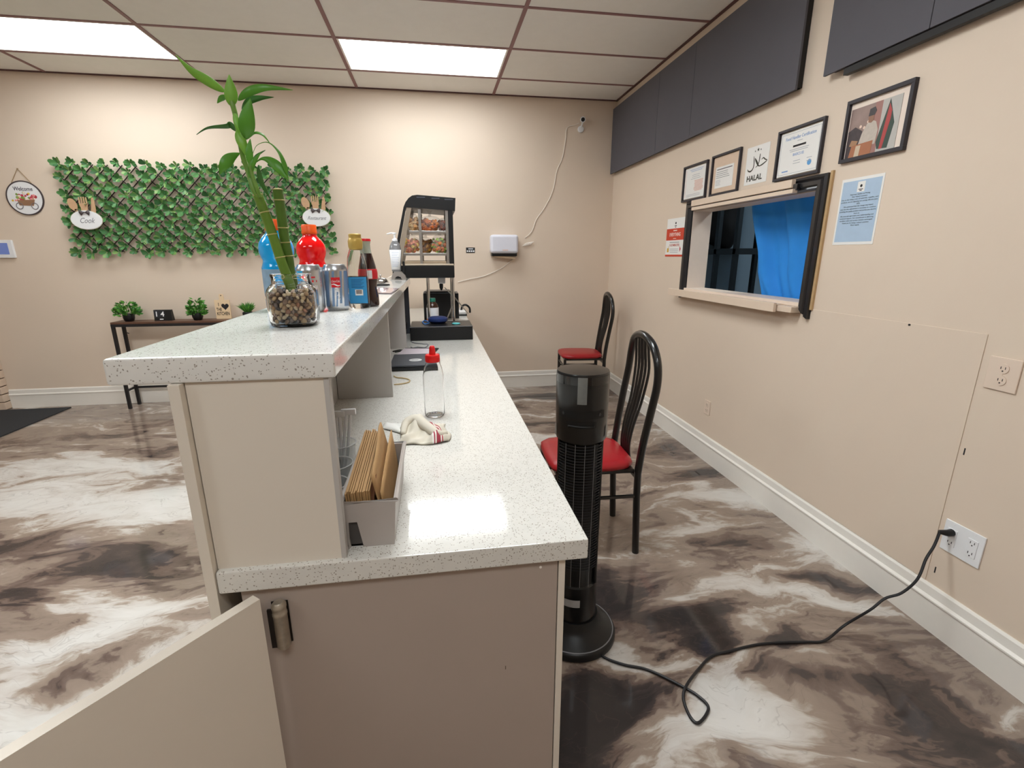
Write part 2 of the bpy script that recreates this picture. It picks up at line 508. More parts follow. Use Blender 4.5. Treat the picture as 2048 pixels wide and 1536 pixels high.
for (x0, x1, y0, y1) in LIGHT_CELLS:
    lab = 'unseen fluorescent ceiling panel further from the back wall, lit as fill'
    for (kx, ky), t in LLAB.items():
        if abs(kx - x0) < .03 and abs(ky - y0) < .03: lab = t
    r_ = thing('ceiling_light', lab, 'ceiling light', ((x0 + x1) / 2, (y0 + y1) / 2, H - .001), 'fluorescent ceiling panels')
    fr = MB()
    a = .014
    for (p, q) in (((x0 + .012, y0 + .012), (x1 - .012, y0 + .012 + a)), ((x0 + .012, y1 - .012 - a), (x1 - .012, y1 - .012)), ((x0 + .012, y0 + .012 + a), (x0 + .012 + a, y1 - .012 - a)), ((x1 - .012 - a, y0 + .012 + a), (x1 - .012, y1 - .012 - a))):
        fr.box((p[0], p[1], H + .001), (q[0], q[1], H + .02))
    part('frame', fr, WHITE, r_, smooth=False)
    part('diffuser', MB().box((x0 + .026, y0 + .026, H + .006), (x1 - .026, y1 - .026, H + .014)), LMAT if y0 > 3 else (LMAT2 if y0 > 0 else LMAT3), r_, smooth=False)

# baseboards: tall board with a stepped cap
def baseboard(name, ax, a0, a1, at, sgn, label):
    prof = [(0, 0), (.016, 0), (.016, .118), (.021, .122), (.021, .128), (.012, .136), (.010, .168), (.005, .176), (0, .176)]
    mb = MB()
    if ax == 'x':   # runs along X on plane y = at, sticks out towards -Y
        mb.prism([(p[0], p[1]) for p in prof], (a0, at, 0), (0, -1, 0), (0, 0, 1), -(a1 - a0)) if False else None
        vs_ = []; n = len(prof)
        for x in (a0, a1):
            vs_ += [(x, at + sgn * p[0], p[1]) for p in prof]
    else:
        vs_ = []; n = len(prof)
        for y in (a0, a1):
            vs_ += [(at + sgn * p[0], y, p[1]) for p in prof]
    fs = [tuple(range(n)), tuple(reversed(range(n, 2 * n)))] + [(i, n + i, n + (i + 1) % n, (i + 1) % n) for i in range(n)]
    mb.add(vs_, fs)
    return struct(name, mb, WHITE, label=label)
baseboard('baseboard_back', 'x', -3.93, W - .021, D, -1, 'tall white baseboard along the back wall')
baseboard('baseboard_right', 'y', YF, D, W, -1, 'tall white baseboard along the pass-through wall')
# access board with visible seams on the right wall
ab = MB().box((W - .003, 1.325, .178), (W, 2.106, 1.124), .001)
part('access_board', ab, WALL, wall_right)
part('nail_head', MB().lathe([(.004, 0), (.004, .003)], (W - .003, 1.60, 1.118), 8, axis=(-1, 0, 0)), INK, wall_right)
part('scuff_mark', MB().box((W - .001, 1.305, .70), (W, 1.309, .725)), INK, wall_right)
part('screw_head', MB().box((W - .001, 1.30, .225), (W, 1.304, .25)), INK, wall_right)

# brick column on the left end of the back wall
BRK = mat('cream_painted_brick', (214, 190, 168), 0.8, var=0.12, vscale=12, bump=0.5, bscale=60)
MORT = mat('brown_mortar', (96, 72, 60), 0.9, var=0.2)
bc = solo('brick_column', MB().box((XL, D - .062, 0), (-3.945, D, H)), MORT, 'cream painted brick column at the end of the back wall', None, loc=(-4.3, D - .03, 0), kind='structure', smooth=False)
bh = .0725
k = 0
z = .004
me_full = mesh_from('brick', MB().box((-.1, -.04, -.032), (.1, .04, .032), .004), BRK, smooth=False)
me_half = mesh_from('brick', MB().box((-.05, -.04, -.032), (.05, .04, .032), .004), BRK, smooth=False)
while z + .06 < H:
    x = -3.932
    first = True
    while x - .1 > XL:
        half = first and (k % 2 == 1)
        w = .1 if half else .2
        if x - w < XL: break
        o = bpy.data.objects.new('brick', me_half if half else me_full)
        COL.objects.link(o); o.parent = bc
        o.location = Vector((x - w / 2, D - .04 - .002 * random.random(), z + .033)) - root_loc(bc)
        x -= w + .008
        first = False
    z += bh; k += 1

# ================================================================== PASS-THROUGH WINDOW
win = tag(thing('window_1', 'pass-through window with black moulding and a cream sill shelf', None, (W, (OY0 + OY1) / 2, OZ0)), None, None, kind='structure')
REVEAL = mat('reveal_paint', (226, 208, 192), 0.5, var=0.03)
# jamb liners
part('jamb_liner', MB().box((W - .004, OY1 - .004, OZ0), (W + WT + .01, OY1 + .001, OZ1)), REVEAL, win, smooth=False)
part('jamb_liner', MB().box((W - .004, OY0 - .001, OZ0), (W + WT + .01, OY0 + .006, OZ1)), REVEAL, win, smooth=False)
part('head_liner', MB().box((W - .004, OY0, OZ1 - .006), (W + WT + .01, OY1, OZ1 + .001)), REVEAL, win, smooth=False)
part('inner_stop', MB().box((W + WT - .02, OY0 + .006, OZ0), (W + WT + .012, OY0 + .03, OZ1 - .006), .002), WHITE, win)
# sill and shelf
part('sill', MB().box((W - .02, OY0 - .005, OZ0 - .018), (W + WT + .01, OY1 + .01, OZ0 + .002), .002), REVEAL, win)
part('shelf_board', MB().box((W - .075, 2.285, 1.112), (W + .0, 3.44, 1.134), .003), CREAM, win)
part('shelf_fascia', MB().box((W - .084, 2.275, 1.092), (W - .066, 3.45, 1.140), .003), CREAM, win)
part('shelf_end', MB().box((W - .06, OY0 - .002, 1.098), (W + .0, 2.285, 1.128), .003), CREAM, win)
# black moulding, three stepped beads
def mould_bar(p0, p1, inw, wd=.066):
    """bar from p0 to p1 on the wall plane, inw = direction to the opening"""
    p0, p1, inw = Vector(p0), Vector(p1), Vector(inw)
    t = (p1 - p0)
    prof = [(0, 0), (0, .022), (.012, .030), (.020, .024), (.026, .034), (.044, .034), (.050, .024), (.058, .026), (wd, .014), (wd, 0)]
    vs_ = []; n = len(prof)
    L_ = t.length; td = t / L_
    for (s_, end) in ((p0, 1), (p1, -1)):
        for (a, h_) in prof:
            vs_.append(s_ + inw * a + td * (a * end) + Vector((-1, 0, 0)) * h_)
    fs = [tuple(range(n)), tuple(reversed(range(n, 2 * n)))] + [(i, n + i, n + (i + 1) % n, (i + 1) % n) for i in range(n)]
    return MB().add(vs_, fs)
A = (W, 3.398, 1.742); B = (W, 2.114, 1.742); C_ = (W, 2.114, 1.135); D_ = (W, 3.398, 1.135)
BLK = mat('black_moulding', (34, 32, 34), 0.35, coat=0.3)
part('moulding', mould_bar(A, B, (0, 0, -1)), BLK, win, 'black stepped moulding', angle=0.4)
part('moulding', mould_bar((W, 2.114, 1.742), (W, 2.114, 1.075), (0, 1, 0)), BLK, win, angle=0.4)
part('moulding', mould_bar((W, 3.398, 1.075), (W, 3.398, 1.742), (0, -1, 0)), BLK, win, angle=0.4)
part('wood_edge', MB().box((W - .012, 2.100, 1.12), (W, 2.114, 1.75), .001), mat('raw_wood_edge', (196, 164, 120), 0.7), win)
# sliding aluminium-looking cream track above the opening
part('shutter_track', MB().box((W - .058, 2.30, 1.700), (W - .036, 3.27, 1.738), .002), CREAM, win)
part('shutter_track', MB().box((W - .064, 2.28, 1.672), (W - .036, 3.25, 1.692), .002), CREAM, win)
part('track_end', MB().box((W - .05, 2.27, 1.685), (W - .03, 2.30, 1.715), .002), BLK, win)

KLM = bpy.data.materials.new('kitchen_fill_glow'); KLM.use_nodes = True
KLM.node_tree.nodes['Principled BSDF'].inputs['Emission Color'].default_value = (.85, .95, 1, 1)
KLM.node_tree.nodes['Principled BSDF'].inputs['Emission Strength'].default_value = 14.0
# kitchen beyond the opening
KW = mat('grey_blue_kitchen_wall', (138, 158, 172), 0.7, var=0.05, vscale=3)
struct('wall_kitchen', MB().box((W + 2.1, YF, 0), (W + 2.2, D, H)), KW, label='dim blue-grey kitchen wall beyond the pass-through')
struct('wall_kitchen_end', MB().box((W + WT, 1.0, 0), (W + 2.1, 1.08, H)), KW, label='dim kitchen side wall beyond the pass-through')
struct('wall_kitchen_back', MB().box((W + WT, D - .05, 0), (W + 2.1, D - .001, H)), KW, label='dim kitchen end wall beyond the pass-through')
# curtain
cy0 = OY0 - .03
CURT = mat('bright_blue_cloth', (40, 140, 226), 0.75, var=0.05, vscale=20, bump=0.1, bscale=300)
ctl = onX(1519, 408, W + .20); ctm = onX(1523, 500, W + .20); ctb = onX(1518, 545, W + .20); ctb2 = onX(1526, 592, W + .20)
def curt(s_, t_):
    z_ = lerp(1.80, 1.00, t_)
    # left edge follows the gathered outline
    pts = [(1.80, ctl.y + .02), (ctl.z, ctl.y), (ctm.z, ctm.y), (ctb.z, ctb.y), (ctb2.z, ctb2.y), (1.0, ctb2.y - .03)]
    ye_ = pts[-1][1]
    for (a, b) in zip(pts, pts[1:]):
        if a[0] >= z_ >= b[0]:
            ye_ = lerp(a[1], b[1], (a[0] - z_) / (a[0] - b[0] + 1e-9)); break
    y_ = lerp(cy0 - .1, ye_, s_)
    w_ = s_ * 17 + .8 * math.sin(t_ * 3)
    amp = (.012 + .020 * s_ * s_) * (0.5 + 0.6 * abs(math.sin(t_ * 2.3 + 1)))
    x_ = W + .20 + amp * math.sin(w_) + .012 * math.sin(s_ * 41 + t_ * 7) * s_ + .05 * s_ * (t_ - .4) * 0.4
    return (x_, y_, z_)
solo('curtain', MB().grid(curt, 70, 26), CURT, 'bright blue cloth curtain hanging behind the pass-through', 'curtain', solid=.003, angle=3)
kl = thing('kitchen_fill_light', 'added unseen strip light brightening the kitchen beyond the pass-through', 'ceiling light', (W + 1.3, 2.6, H - .03))  # out of view, added to brighten the kitchen wall and curtain
part('housing', MB().box((W + 1.15, 2.0, H - .03), (W + 1.45, 3.2, H + .09), .005), WHITE, kl)
part('diffuser', MB().box((W + 1.17, 2.02, H - .036), (W + 1.43, 3.18, H - .03)), KLM, kl, smooth=False)
# black rack in the kitchen
XR = W + .95
rk = thing('kitchen_rack', 'black metal rack standing in the dim kitchen', 'rack', (XR, 3.9, 0))
ya = onX(1434, 500, XR).y; yb = onX(1472, 500, XR).y; zc = onX(1450, 503, XR).z
for dx in (0, .42):
    for yy in (ya, yb, ya + .55):
        part('post', MB().box((XR + dx - .02, yy - .024, 0), (XR + dx + .02, yy + .024, 2.2), .003), BLACKM, rk)
for zz in (zc, zc - .75, zc + .9):
    part('shelf', MB().box((XR - .02, yb - .07, zz - .027), (XR + .44, ya + .6, zz + .027), .003), BLACKM, rk)
kb = onX(1427, 478, XR - .06)
def blob(c, r, n=16, seed=1, amp=.15):
    rr = random.Random(seed)
    ph = [rr.uniform(0, 6) for _ in range(6)]
    bm = bmesh.new(); bmesh.ops.create_icosphere(bm, subdivisions=3, radius=1.0)
    bm.verts.index_update()
    vs_ = []
    for v in bm.verts:
        p = v.co
        k_ = 1 + amp * (math.sin(3 * p.x + ph[0]) * math.sin(3.3 * p.y + ph[1]) + .6 * math.sin(6 * p.z + ph[2] + 2 * p.x) * math.cos(5 * p.y + ph[3]))
        vs_.append(Vector(c) + Vector((p.x * r[0] * k_, p.y * r[1] * k_, p.z * r[2] * k_)))
    fs = [tuple(v.index for v in f.verts) for f in bm.faces]
    bm.free()
    return MB().add(vs_, fs)
solo('cloth_bag', blob((XR + .19, ya + .24, zc + .027 + .24), (.16, .2, .24), seed=3), mat('black_cloth', (20, 20, 22), 0.8), 'black cloth bag sitting on the kitchen rack', 'bag', loc=(XR + .19, ya + .24, zc + .03))

# ================================================================== COUNTER
XU0, XU1 = -0.378, -0.181       # riser cabinet
XW1 = 0.264                      # worktop right edge
YFAR = 4.90
worktop = solo('worktop', MB().box((XU0, YE, ZL - .0415), (XW1, YFAR, ZL), .004), QTOP, 'long speckled white quartz worktop, the lower level of the counter', 'worktop')
bar_top = solo('bar_top', MB().box((-.479, .763, ZB - .0405), (-.158, 3.34, ZB), .005), QBAR, 'raised speckled white quartz bar top carrying the drinks and the jar', 'bar top')
YE2 = YE + .012
cb = thing('counter_base', 'greige painted counter base below the lower worktop', 'counter', (0, 2.8, 0))
part('end_panel', MB().box((XU0 + .03, YE2, 0), (.2085, YE2 + .018, ZL - .0415)), mat('shaded_panel_tone', (172, 157, 146), 0.5, var=0.03, vscale=6), cb)  # end panel colour darkened to hold the shade below the worktop
part('corner_post', MB().box((.2105, YE2 - .001, 0), (.2235, YE2 + .05, ZL - .0415), .001), GREIGE, cb)
part('back_panel', MB().box((.2055, YE2 + .05, 0), (.2235, YFAR - .03, ZL - .0415)), GREIGE, cb)
part('front_panel', MB().box((-.395, YE - .002, 0), (-.3785, YFAR - .03, ZB - .0405), .001), GREIGE, cb, 'tall greige front panel')
rs = thing('riser_cabinet', 'greige open-backed riser holding up the bar top', 'cabinet', (-.28, 2.0, ZL))
part('end_board', MB().box((XU0 + .001, YE + .012, ZL), (XU1 + .003, YE + .028, ZB - .0405)), GREIGE, rs)
part('edge_strip', MB().box((XU1 + .003, YE + .011, ZL), (XU1 + .0115, YE + .0285, ZB - .0405), .001), DIVID, rs)
part('rear_board', MB().box((XU0 + .001, YE + .03, ZL), (XU0 + .014, 3.30, ZB - .0405)), DIVID, rs)
for yd in (1.762, 2.735):
    part('divider', MB().box((XU0 + .016, yd, ZL), (-.168, yd + .016, ZB - .0405), .001), DIVID, rs)
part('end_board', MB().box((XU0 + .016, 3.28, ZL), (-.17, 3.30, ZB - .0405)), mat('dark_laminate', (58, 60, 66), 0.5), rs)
# screw cap and scratches on the end panel
p = onY(1081, 1134, YE2)
part('screw_cap', MB().lathe([(.0025, 0), (.0025, .0012)], p, 10, axis=(0, -1, 0)), WHITE, cb)
p = onY(1011, 1335, YE2)
part('nick', MB().box((p.x - .0006, YE2 - .0006, p.z - .004), (p.x + .0006, YE2, p.z + .004)), mat('brown_nick', (60, 40, 30), 0.8), cb)

# swing gate hinged on the counter end
g1 = onZ(519, 1182, .826); g2 = onZ(2, 1497, .826)
gd = Vector((g2.x - g1.x, g2.y - g1.y, 0)).normalized()
gn = Vector((gd.y, -gd.x, 0))
if gn.y > 0: gn = -gn
gate = thing('swing_gate', 'greige half-height gate standing open at the counter end', 'gate', (g1.x, g1.y - .02, 0))
hp = Vector((onY(517, 1183, YE2 - .03).x, YE2 - .03, 0))
gpoly = [(0, 0), (.75, 0), (.75, .018), (0, .018)]
gate_mb = MB()
gbase = [hp, hp + gd * .62, hp + gd * .62 - gn * .019, hp - gn * .019]
gate_mb.add([(q.x, q.y, .10) for q in gbase] + [(q.x, q.y, .826) for q in gbase], [(3, 2, 1, 0), (4, 5, 6, 7), (0, 1, 5, 4), (1, 2, 6, 5), (2, 3, 7, 6), (3, 0, 4, 7)])
part('gate_panel', gate_mb, GREIGE, gate, smooth=False)
# spring hinge: barrel, caps and leaf
HIN = mat('weathered_brass', (176, 166, 150), 0.4, 0.6, var=0.25, vscale=120)
ht = onY(556, 1212, YE2 - .012); hb = onY(571, 1294, YE2 - .012)
hx = (ht.x + hb.x) / 2
hg = part('hinge_barrel', MB().lathe([(.0, 0), (.009, .001), (.0115, .006), (.0115, .068), (.0122, .069), (.0122, .074), (.0115, .075), (.0115, .082), (.0122, .083), (.0122, .089), (.008, .094), (0, .095)], (hx, YE2 - .012, hb.z), 16), HIN, gate, 'weathered brass spring hinge')
part('hinge_leaf', MB().box((hp.x + .002, YE2 - .016, hb.z + .004), (hx, YE2 - .012, ht.z - .004)), mat('dark_hinge_leaf', (44, 38, 34), 0.5, 0.5), gate)
part('hinge_plate', MB().box((hx - .016, YE2 - .002, hb.z + .002), (hx + .012, YE2 - .0002, ht.z + .002), .002), MATS['dark_hinge_leaf'], gate)

# ================================================================== ON THE BAR
# jar of pebbles
jc = onZ(588, 648, ZB); jc.y += .052; jc.x = onZ(588, 640, ZB).x
jc = Vector((-.2965, 1.094, ZB))
JR = .0485
jar = thing('glass_jar', 'square glass jar filled with river pebbles on the bar top', 'jar', jc)
outer = [(.0, .0), (JR * .80, .0), (JR * .93, .004), (JR * .97, .012), (JR, .04), (JR, .070), (JR * .96, .078), (JR * .86, .084), (JR * .80, .088), (JR * .80, .100), (JR * .83, .102), (JR * .83, .106), (JR * .80, .1075)]
inner = [(JR * .75, .1065), (JR * .745, .086), (JR * .82, .080), (JR * .91, .075), (JR * .95, .068), (JR * .95, .040), (JR * .92, .013), (JR * .85, .007), (.0, .006)]
jm = MB()
n_ = 48
prof = outer + inner
for (r, z_) in [(0, 0)]:
    pass
def jar_lathe(prof):
    vs_, fs = [], []
    for (r, z_) in prof:
        sqp = 4.0 if z_ < .083 else 2.0
        if .078 <= z_ < .088: sqp = 3.0
        for i in range(n_):
            a = 2 * math.pi * i / n_ + .09
            ca, sa = math.cos(a), math.sin(a)
            q = 2 * math.pi * i / n_
            k_ = (abs(math.cos(q)) ** sqp + abs(math.sin(q)) ** sqp) ** (-1 / sqp)
            vs_.append(jc + Vector((r * k_ * ca, r * k_ * sa, z_)))
    m_ = len(prof)
    for j in range(m_ - 1):
        for i in range(n_):
            i2 = (i + 1) % n_
            fs.append((j * n_ + i, j * n_ + i2, (j + 1) * n_ + i2, (j + 1) * n_ + i))
    return MB().add(vs_, fs)
part('jar_body', jar_lathe(prof), mat('jar_glass', (252, 253, 252), 0.02, var=0, trans=1.0, ior=1.28), jar, angle=1.2)
# pebbles
PCOL = [(176, 150, 116), (150, 120, 90), (128, 104, 88), (196, 176, 146), (92, 82, 78), (112, 98, 92), (140, 96, 72), (70, 64, 64)]
PM = [mat('river_pebble_%d' % i, c, 0.45, var=0.2, vscale=160) for i, c in enumerate(PCOL)]
pm_meshes = []
for i in range(8):
    rr = random.Random(i)
    bm = bmesh.new(); bmesh.ops.create_icosphere(bm, subdivisions=2, radius=1.0)
    sx, sy, sz = rr.uniform(.85, 1.15), rr.uniform(.8, 1.1), rr.uniform(.55, .8)
    for v in bm.verts:
        k_ = 1 + .1 * math.sin(4 * v.co.x + i) * math.cos(3 * v.co.y)
        v.co = Vector((v.co.x * sx * k_, v.co.y * sy * k_, v.co.z * sz * k_))
    me = bpy.data.meshes.new('pebble'); bm.to_mesh(me); bm.free(); me.shade_smooth()
    me.materials.append(PM[i]); pm_meshes.append(me)
rp = random.Random(5)
cnt = 0
def sq_pt(a, r, sqp=4.0):
    k_ = (abs(math.cos(a)) ** sqp + abs(math.sin(a)) ** sqp) ** (-1 / sqp)
    return Vector((r * k_ * math.cos(a + .09), r * k_ * math.sin(a + .09), 0))
def pebble(p, s_):
    global cnt
    o = bpy.data.objects.new('pebble', pm_meshes[rp.randrange(8)] if rp.random() > .35 else pm_meshes[rp.randrange(4)])
    COL.objects.link(o)
    o.location = p
    o.rotation_euler = (rp.uniform(0, 6), rp.uniform(0, 6), rp.uniform(0, 6))
    o.scale = (s_, s_, s_)
    tag(o, 'small smooth river pebble inside the square glass jar', 'pebble', 'pebbles in the glass jar')
    cnt += 1
for lv in range(9):
    zz = .0125 + lv * .0068
    nn = 24
    for i in range(nn):
        a = 2 * math.pi * (i + .5 * (lv % 2) + rp.uniform(-.2, .2)) / nn
        s_ = rp.uniform(.0042, .0062)
        rin = JR * (.93 if zz > .03 else .90) - s_ * 1.15
        pebble(jc + sq_pt(a, rin) + Vector((0, 0, zz + rp.uniform(-.0015, .0015))), s_)
for i in range(45):
    q = Vector((rp.uniform(-.033, .033), rp.uniform(-.033, .033), .0725 + rp.uniform(-.002, .002)))
    pebble(jc + q, rp.uniform(.0045, .006))
fill = MB()
for i in range(260):
    q = Vector((rp.uniform(-.029, .029), rp.uniform(-.029, .029), rp.uniform(.013, .066)))
    bm = bmesh.new(); bmesh.ops.create_icosphere(bm, subdivisions=1, radius=rp.uniform(.006, .008)); bm.verts.index_update()
    fill.add([jc + q + v.co for v in bm.verts], [tuple(v.index for v in f.verts) for f in bm.faces]); bm.free()
fo = solo('pebble_fill', fill, PM[2], 'river pebbles deep inside the square glass jar', 'pebbles', loc=jc + Vector((0, 0, .006)), kind='stuff')

# bamboo
GST = mat('bamboo_stalk', (92, 122, 40), 0.35, var=0.22, vscale=40)
GST2 = mat('bamboo_stalk_dark', (74, 104, 34), 0.35, var=0.22, vscale=40)
NODE = mat('bamboo_node', (168, 158, 96), 0.6)
LEAF = mat('bamboo_leaf', (84, 146, 44), 0.38, var=0.18, vscale=25)
LEAF2 = mat('bamboo_leaf_light', (120, 172, 60), 0.4, var=0.15, vscale=25)
LEAFD = mat('bamboo_leaf_dark', (58, 108, 44), 0.4, var=0.15, vscale=25)
YP = 1.085
def zp(x, y, dy=0.0):       # point from the close-up of the plant
    return onY(340 + x / 2.647, 100 + y / 2.647, YP + dy)
def stalk(root, pts, rad, nodes, m, dy0=0, dy1=0):
    P_ = [zp(x, y, lerp(dy0, dy1, i / (len(pts) - 1))) for i, (x, y) in enumerate(pts)]
    part('stalk', MB().tube(smooth_path(P_, 5), rad, 14), m, root)
    for t in nodes:
        SP = smooth_path(P_, 5)
        i = min(int(t * (len(SP) - 1)), len(SP) - 2)
        a, b = SP[i], SP[i + 1]
        d = (b - a).normalized()
        part('stalk_node', MB().lathe([(rad * 1.0, -.0012), (rad * 1.13, -.0004), (rad * 1.13, .0004), (rad * 1.0, .0012)], a, 14, axis=d + Vector((0.02, 0, 0.0))), NODE, root)
def leaf(root, pts, wpx, m, dys=None, tilt=0.0, wpos=.4, twist=0.0, fold=.25):
    n0 = len(pts)
    dys = dys or [0] * n0
    S_ = smooth_path([zp(x, y, d) for (x, y), d in zip(pts, dys)], 6)
    w0 = wpx / 2.647 / 890 / 2
    mb = MB(); vs_, fs = [], []
    m_ = len(S_)
    for i, c in enumerate(S_):
        t = i / (m_ - 1)
        a = S_[max(i - 1, 0)]; b = S_[min(i + 1, m_ - 1)]
        d = (b - a).normalized()
        view = (CAM - c).normalized()
        s_ = d.cross(view).normalized()
        ang = tilt + twist * t
        s2 = (s_ * math.cos(ang) + view * math.sin(ang)).normalized()
        nn_ = s2.cross(d)
        e = math.log(.5) / math.log(wpos)
        w = .88 * w0 * max(math.sin(math.pi * (t ** e)), .0) ** 1.25 + .0004
        vs_ += [c - s2 * w + nn_ * w * fold, c, c + s2 * w + nn_ * w * fold]
        if i:
            o_ = (i - 1) * 3
            fs += [(o_, o_ + 1, o_ + 4, o_ + 3), (o_ + 1, o_ + 2, o_ + 5, o_ + 4)]
    mb.add(vs_, fs)
    return part('leaf', mb, m, root, solid=.0005, angle=3)
b0 = jc + Vector((0, 0, .02))
bam = thing('bamboo_plant', 'leafy lucky bamboo stalk leaning out of the pebble jar', 'plant', b0)
stalk(bam, [(650, 1300), (620, 1200), (590, 1120), (550, 1000), (510, 885), (466, 772)], .0095, (.22, .44, .66, .86), GST)
part('cut_top', MB().lathe([(.0096, 0), (.0102, .002), (.006, .004), (0, .004)], zp(466, 772), 12, axis=zp(460, 755) - zp(466, 772)), NODE, bam)
part('shoot_stem', MB().tube(smooth_path([zp(472, 790, -.004), zp(440, 735, -.006), (zp(415, 650)), zp(385, 560), zp(365, 450), zp(350, 360), zp(326, 270)], 5), [.0048] * 30 + [.0035], 10), mat('shoot_green', (104, 140, 56), 0.4, var=0.2), bam)
part('shoot_stem', MB().tube(smooth_path([zp(478, 780, -.008), zp(462, 735, -.01), zp(430, 640, -.008), zp(424, 540, -.006)], 5), .0036, 10), MATS['shoot_green'], bam)
LV = [([(292, 222), (200, 162), (110, 105), (30, 25)], 46, LEAF2, None, .3, .35),
      ([(325, 300), (322, 220), (313, 130)], 58, LEAF2, None, 0, .4),
      ([(300, 243), (270, 255), (250, 282)], 26, LEAF, None, .4, .4),
      ([(360, 268), (420, 222), (510, 200), (650, 212)], 40, LEAF, [0, -.01, -.01, .01], .3, .4),
      ([(380, 315), (420, 272), (480, 255), (550, 250)], 34, LEAFD, [0, .01, .01, .01], .5, .4),
      ([(405, 475), (408, 380), (425, 255)], 74, LEAF, [-.006, -.02, -.02], .1, .45),
      ([(355, 430), (320, 395), (300, 402), (200, 412), (140, 448)], 30, LEAFD, [0, .01, .01, .01, .01], .5, .25),
      ([(425, 462), (450, 440), (490, 450), (530, 495)], 14, LEAF, [0, -.01, -.01, 0], .8, .5),
      ([(435, 560), (460, 505), (520, 490), (575, 540), (605, 610), (620, 662)], 24, LEAF, [0, -.01, -.015, -.02, -.02, -.02], .5, .8),
      ([(372, 545), (320, 570), (285, 610), (262, 660)], 52, LEAF, [0, -.01, -.02, -.02], .1, .5),
      ([(440, 610), (480, 578), (520, 582), (560, 610), (600, 650), (628, 692)], 50, LEAF, [-.005, -.01, -.015, -.02, -.02, -.02], .2, .65),
      ([(352, 425), (380, 490), (415, 575)], 46, LEAF2, [-.006, -.01, -.008], .1, .45),
      ([(430, 620), (420, 540), (425, 470)], 34, LEAF, [-.008, -.012, -.01], .2, .4),
      ([(440, 590), (460, 560), (505, 530)], 14, LEAFD, [0, .005, .01], .6, .4),
      ([(465, 615), (482, 700), (535, 795)], 26, LEAFD, [-.004, .005, .01], .4, .4),
      ([(420, 680), (440, 600), (480, 545)], 26, LEAF, [-.006, -.01, -.01], .3, .4),
      ([(340, 330), (358, 400), (372, 450)], 30, LEAF2, [-.004, -.008, -.006], .2, .4)]
for a_ in LV:
    leaf(bam, a_[0], a_[1], a_[2], a_[3], a_[4], a_[5])
bam2 = thing('bamboo_stalk', 'bare cut bamboo stalk without leaves in the pebble jar', 'plant', b0 + Vector((.01, .01, 0)))
stalk(bam2, [(655, 1300), (640, 1195), (625, 1090), (606, 1000), (592, 895), (570, 742)], .0098, (.2, .4, .58, .75, .93), GST2, .022, .012)
part('cut_top', MB().lathe([(.0098, 0), (.0104, .0015), (.007, .003), (0, .003)], zp(570, 742, .012), 12, axis=(-.05, 0, 1)), NODE, bam2)

# sports drink bottles
def bottle_sport(loc, liquid, name, label):
    r = thing(name, label, 'bottle', loc)
    prof = [(0, 0), (.036, 0), (.041, .006), (.0415, .03), (.0395, .035), (.0415, .04), (.0415, .112), (.0395, .118), (.037, .126), (.0365, .132), (.040, .140), (.0435, .152), (.0435, .165), (.040, .178), (.031, .192), (.022, .200), (.0205, .206), (.0205, .212)]
    part('bottle_body', MB().lathe(prof, loc, 32), liquid, r, angle=1.2)
    part('label_band', MB().lathe([(.0418, .045), (.0421, .046), (.0421, .108), (.0418, .109)], loc, 32), mat('label_blue_grey', (136, 166, 190), 0.4, var=0.25, vscale=60), r)
    cp = part('cap', MB().lathe([(.0215, .207), (.0225, .209), (.0225, .214), (.0218, .216), (.0218, .232), (.020, .235), (0, .235)], loc, 30), mat('orange_cap', (242, 92, 24), 0.35), r)
    return r
BLUEL = mat('blue_drink', (8, 166, 240), 0.06, var=0.0, coat=0.4)
REDL = mat('red_drink', (236, 12, 16), 0.06, var=0.0, coat=0.4)
pb = onZ(561, 622, ZB); bottle_sport(Vector((pb.x, pb.y + .03, ZB)), BLUEL, 'sports_drink_bottle', 'bottle of bright blue sports drink with orange cap behind the pebble jar')
pr = onZ(630, 606, ZB); bottle_sport(Vector((pr.x - .002, pr.y + .03, ZB)), REDL, 'sports_drink_bottle', 'bottle of bright red sports drink with orange cap behind the cans')

# drink cans
SILV = mat('can_silver', (196, 198, 202), 0.25, 0.9, var=0.05)
def can(loc, label, front):
    r = thing('drink_can', label, 'can', loc)
    prof = [(0, .004), (.022, .004), (.025, 0), (.0265, .001), (.033, .010), (.033, .104), (.031, .112), (.0275, .118), (.0265, .121), (.0255, .1215), (.0245, .119), (.0, .1185)]
    part('can_body', MB().lathe(prof, loc, 36), [SILV], r, angle=0.9)
    return r
def on_cyl(c, rad, ang0, x, z_):
    """point on a cylinder wall: x = arc offset to the reader's right, ang0 = facing direction angle"""
    a = ang0 + x / rad
    return Vector((c.x + rad * math.cos(a), c.y + rad * math.sin(a), c.z + z_))
def wrap_mb(mb, c, rad, ang0):
    """bend flat lettering (x, y, z with z out) on a cylinder"""
    r = MB()
    r.add([on_cyl(c, rad + max(v.z, 0), ang0, v.x, v.y) for v in mb.v], mb.f)
    return r
def patch(c, rad, ang0, x0, x1, z0, z1, out=.0003, n=8):
    def fn(s_, t_):
        return on_cyl(c, rad + out, ang0, lerp(x0, x1, s_), lerp(z0, z1, t_))
    return MB().grid(fn, n, 1)
CANRED = mat('can_red', (206, 26, 38), 0.35)
def stripes(c, r, ang0, m, spec):
    mb = MB()
    for (x0, x1, z0, z1, sk) in spec:
        def fn(s_, t_, x0=x0, x1=x1, z0=z0, z1=z1, sk=sk):
            return on_cyl(c, r + .0002, ang0, lerp(x0, x1, s_) + sk * t_, lerp(z0, z1, t_))
        mb.grid(fn, 3, 8)
    return mb
c2 = onZ(672, 622, ZB); c2 = Vector((c2.x, c2.y + .033, ZB))
face2 = math.atan2(-c2.y, -c2.x)
k2 = can(c2, 'silver and blue soda can with red square logo beside the glass flask', 0)
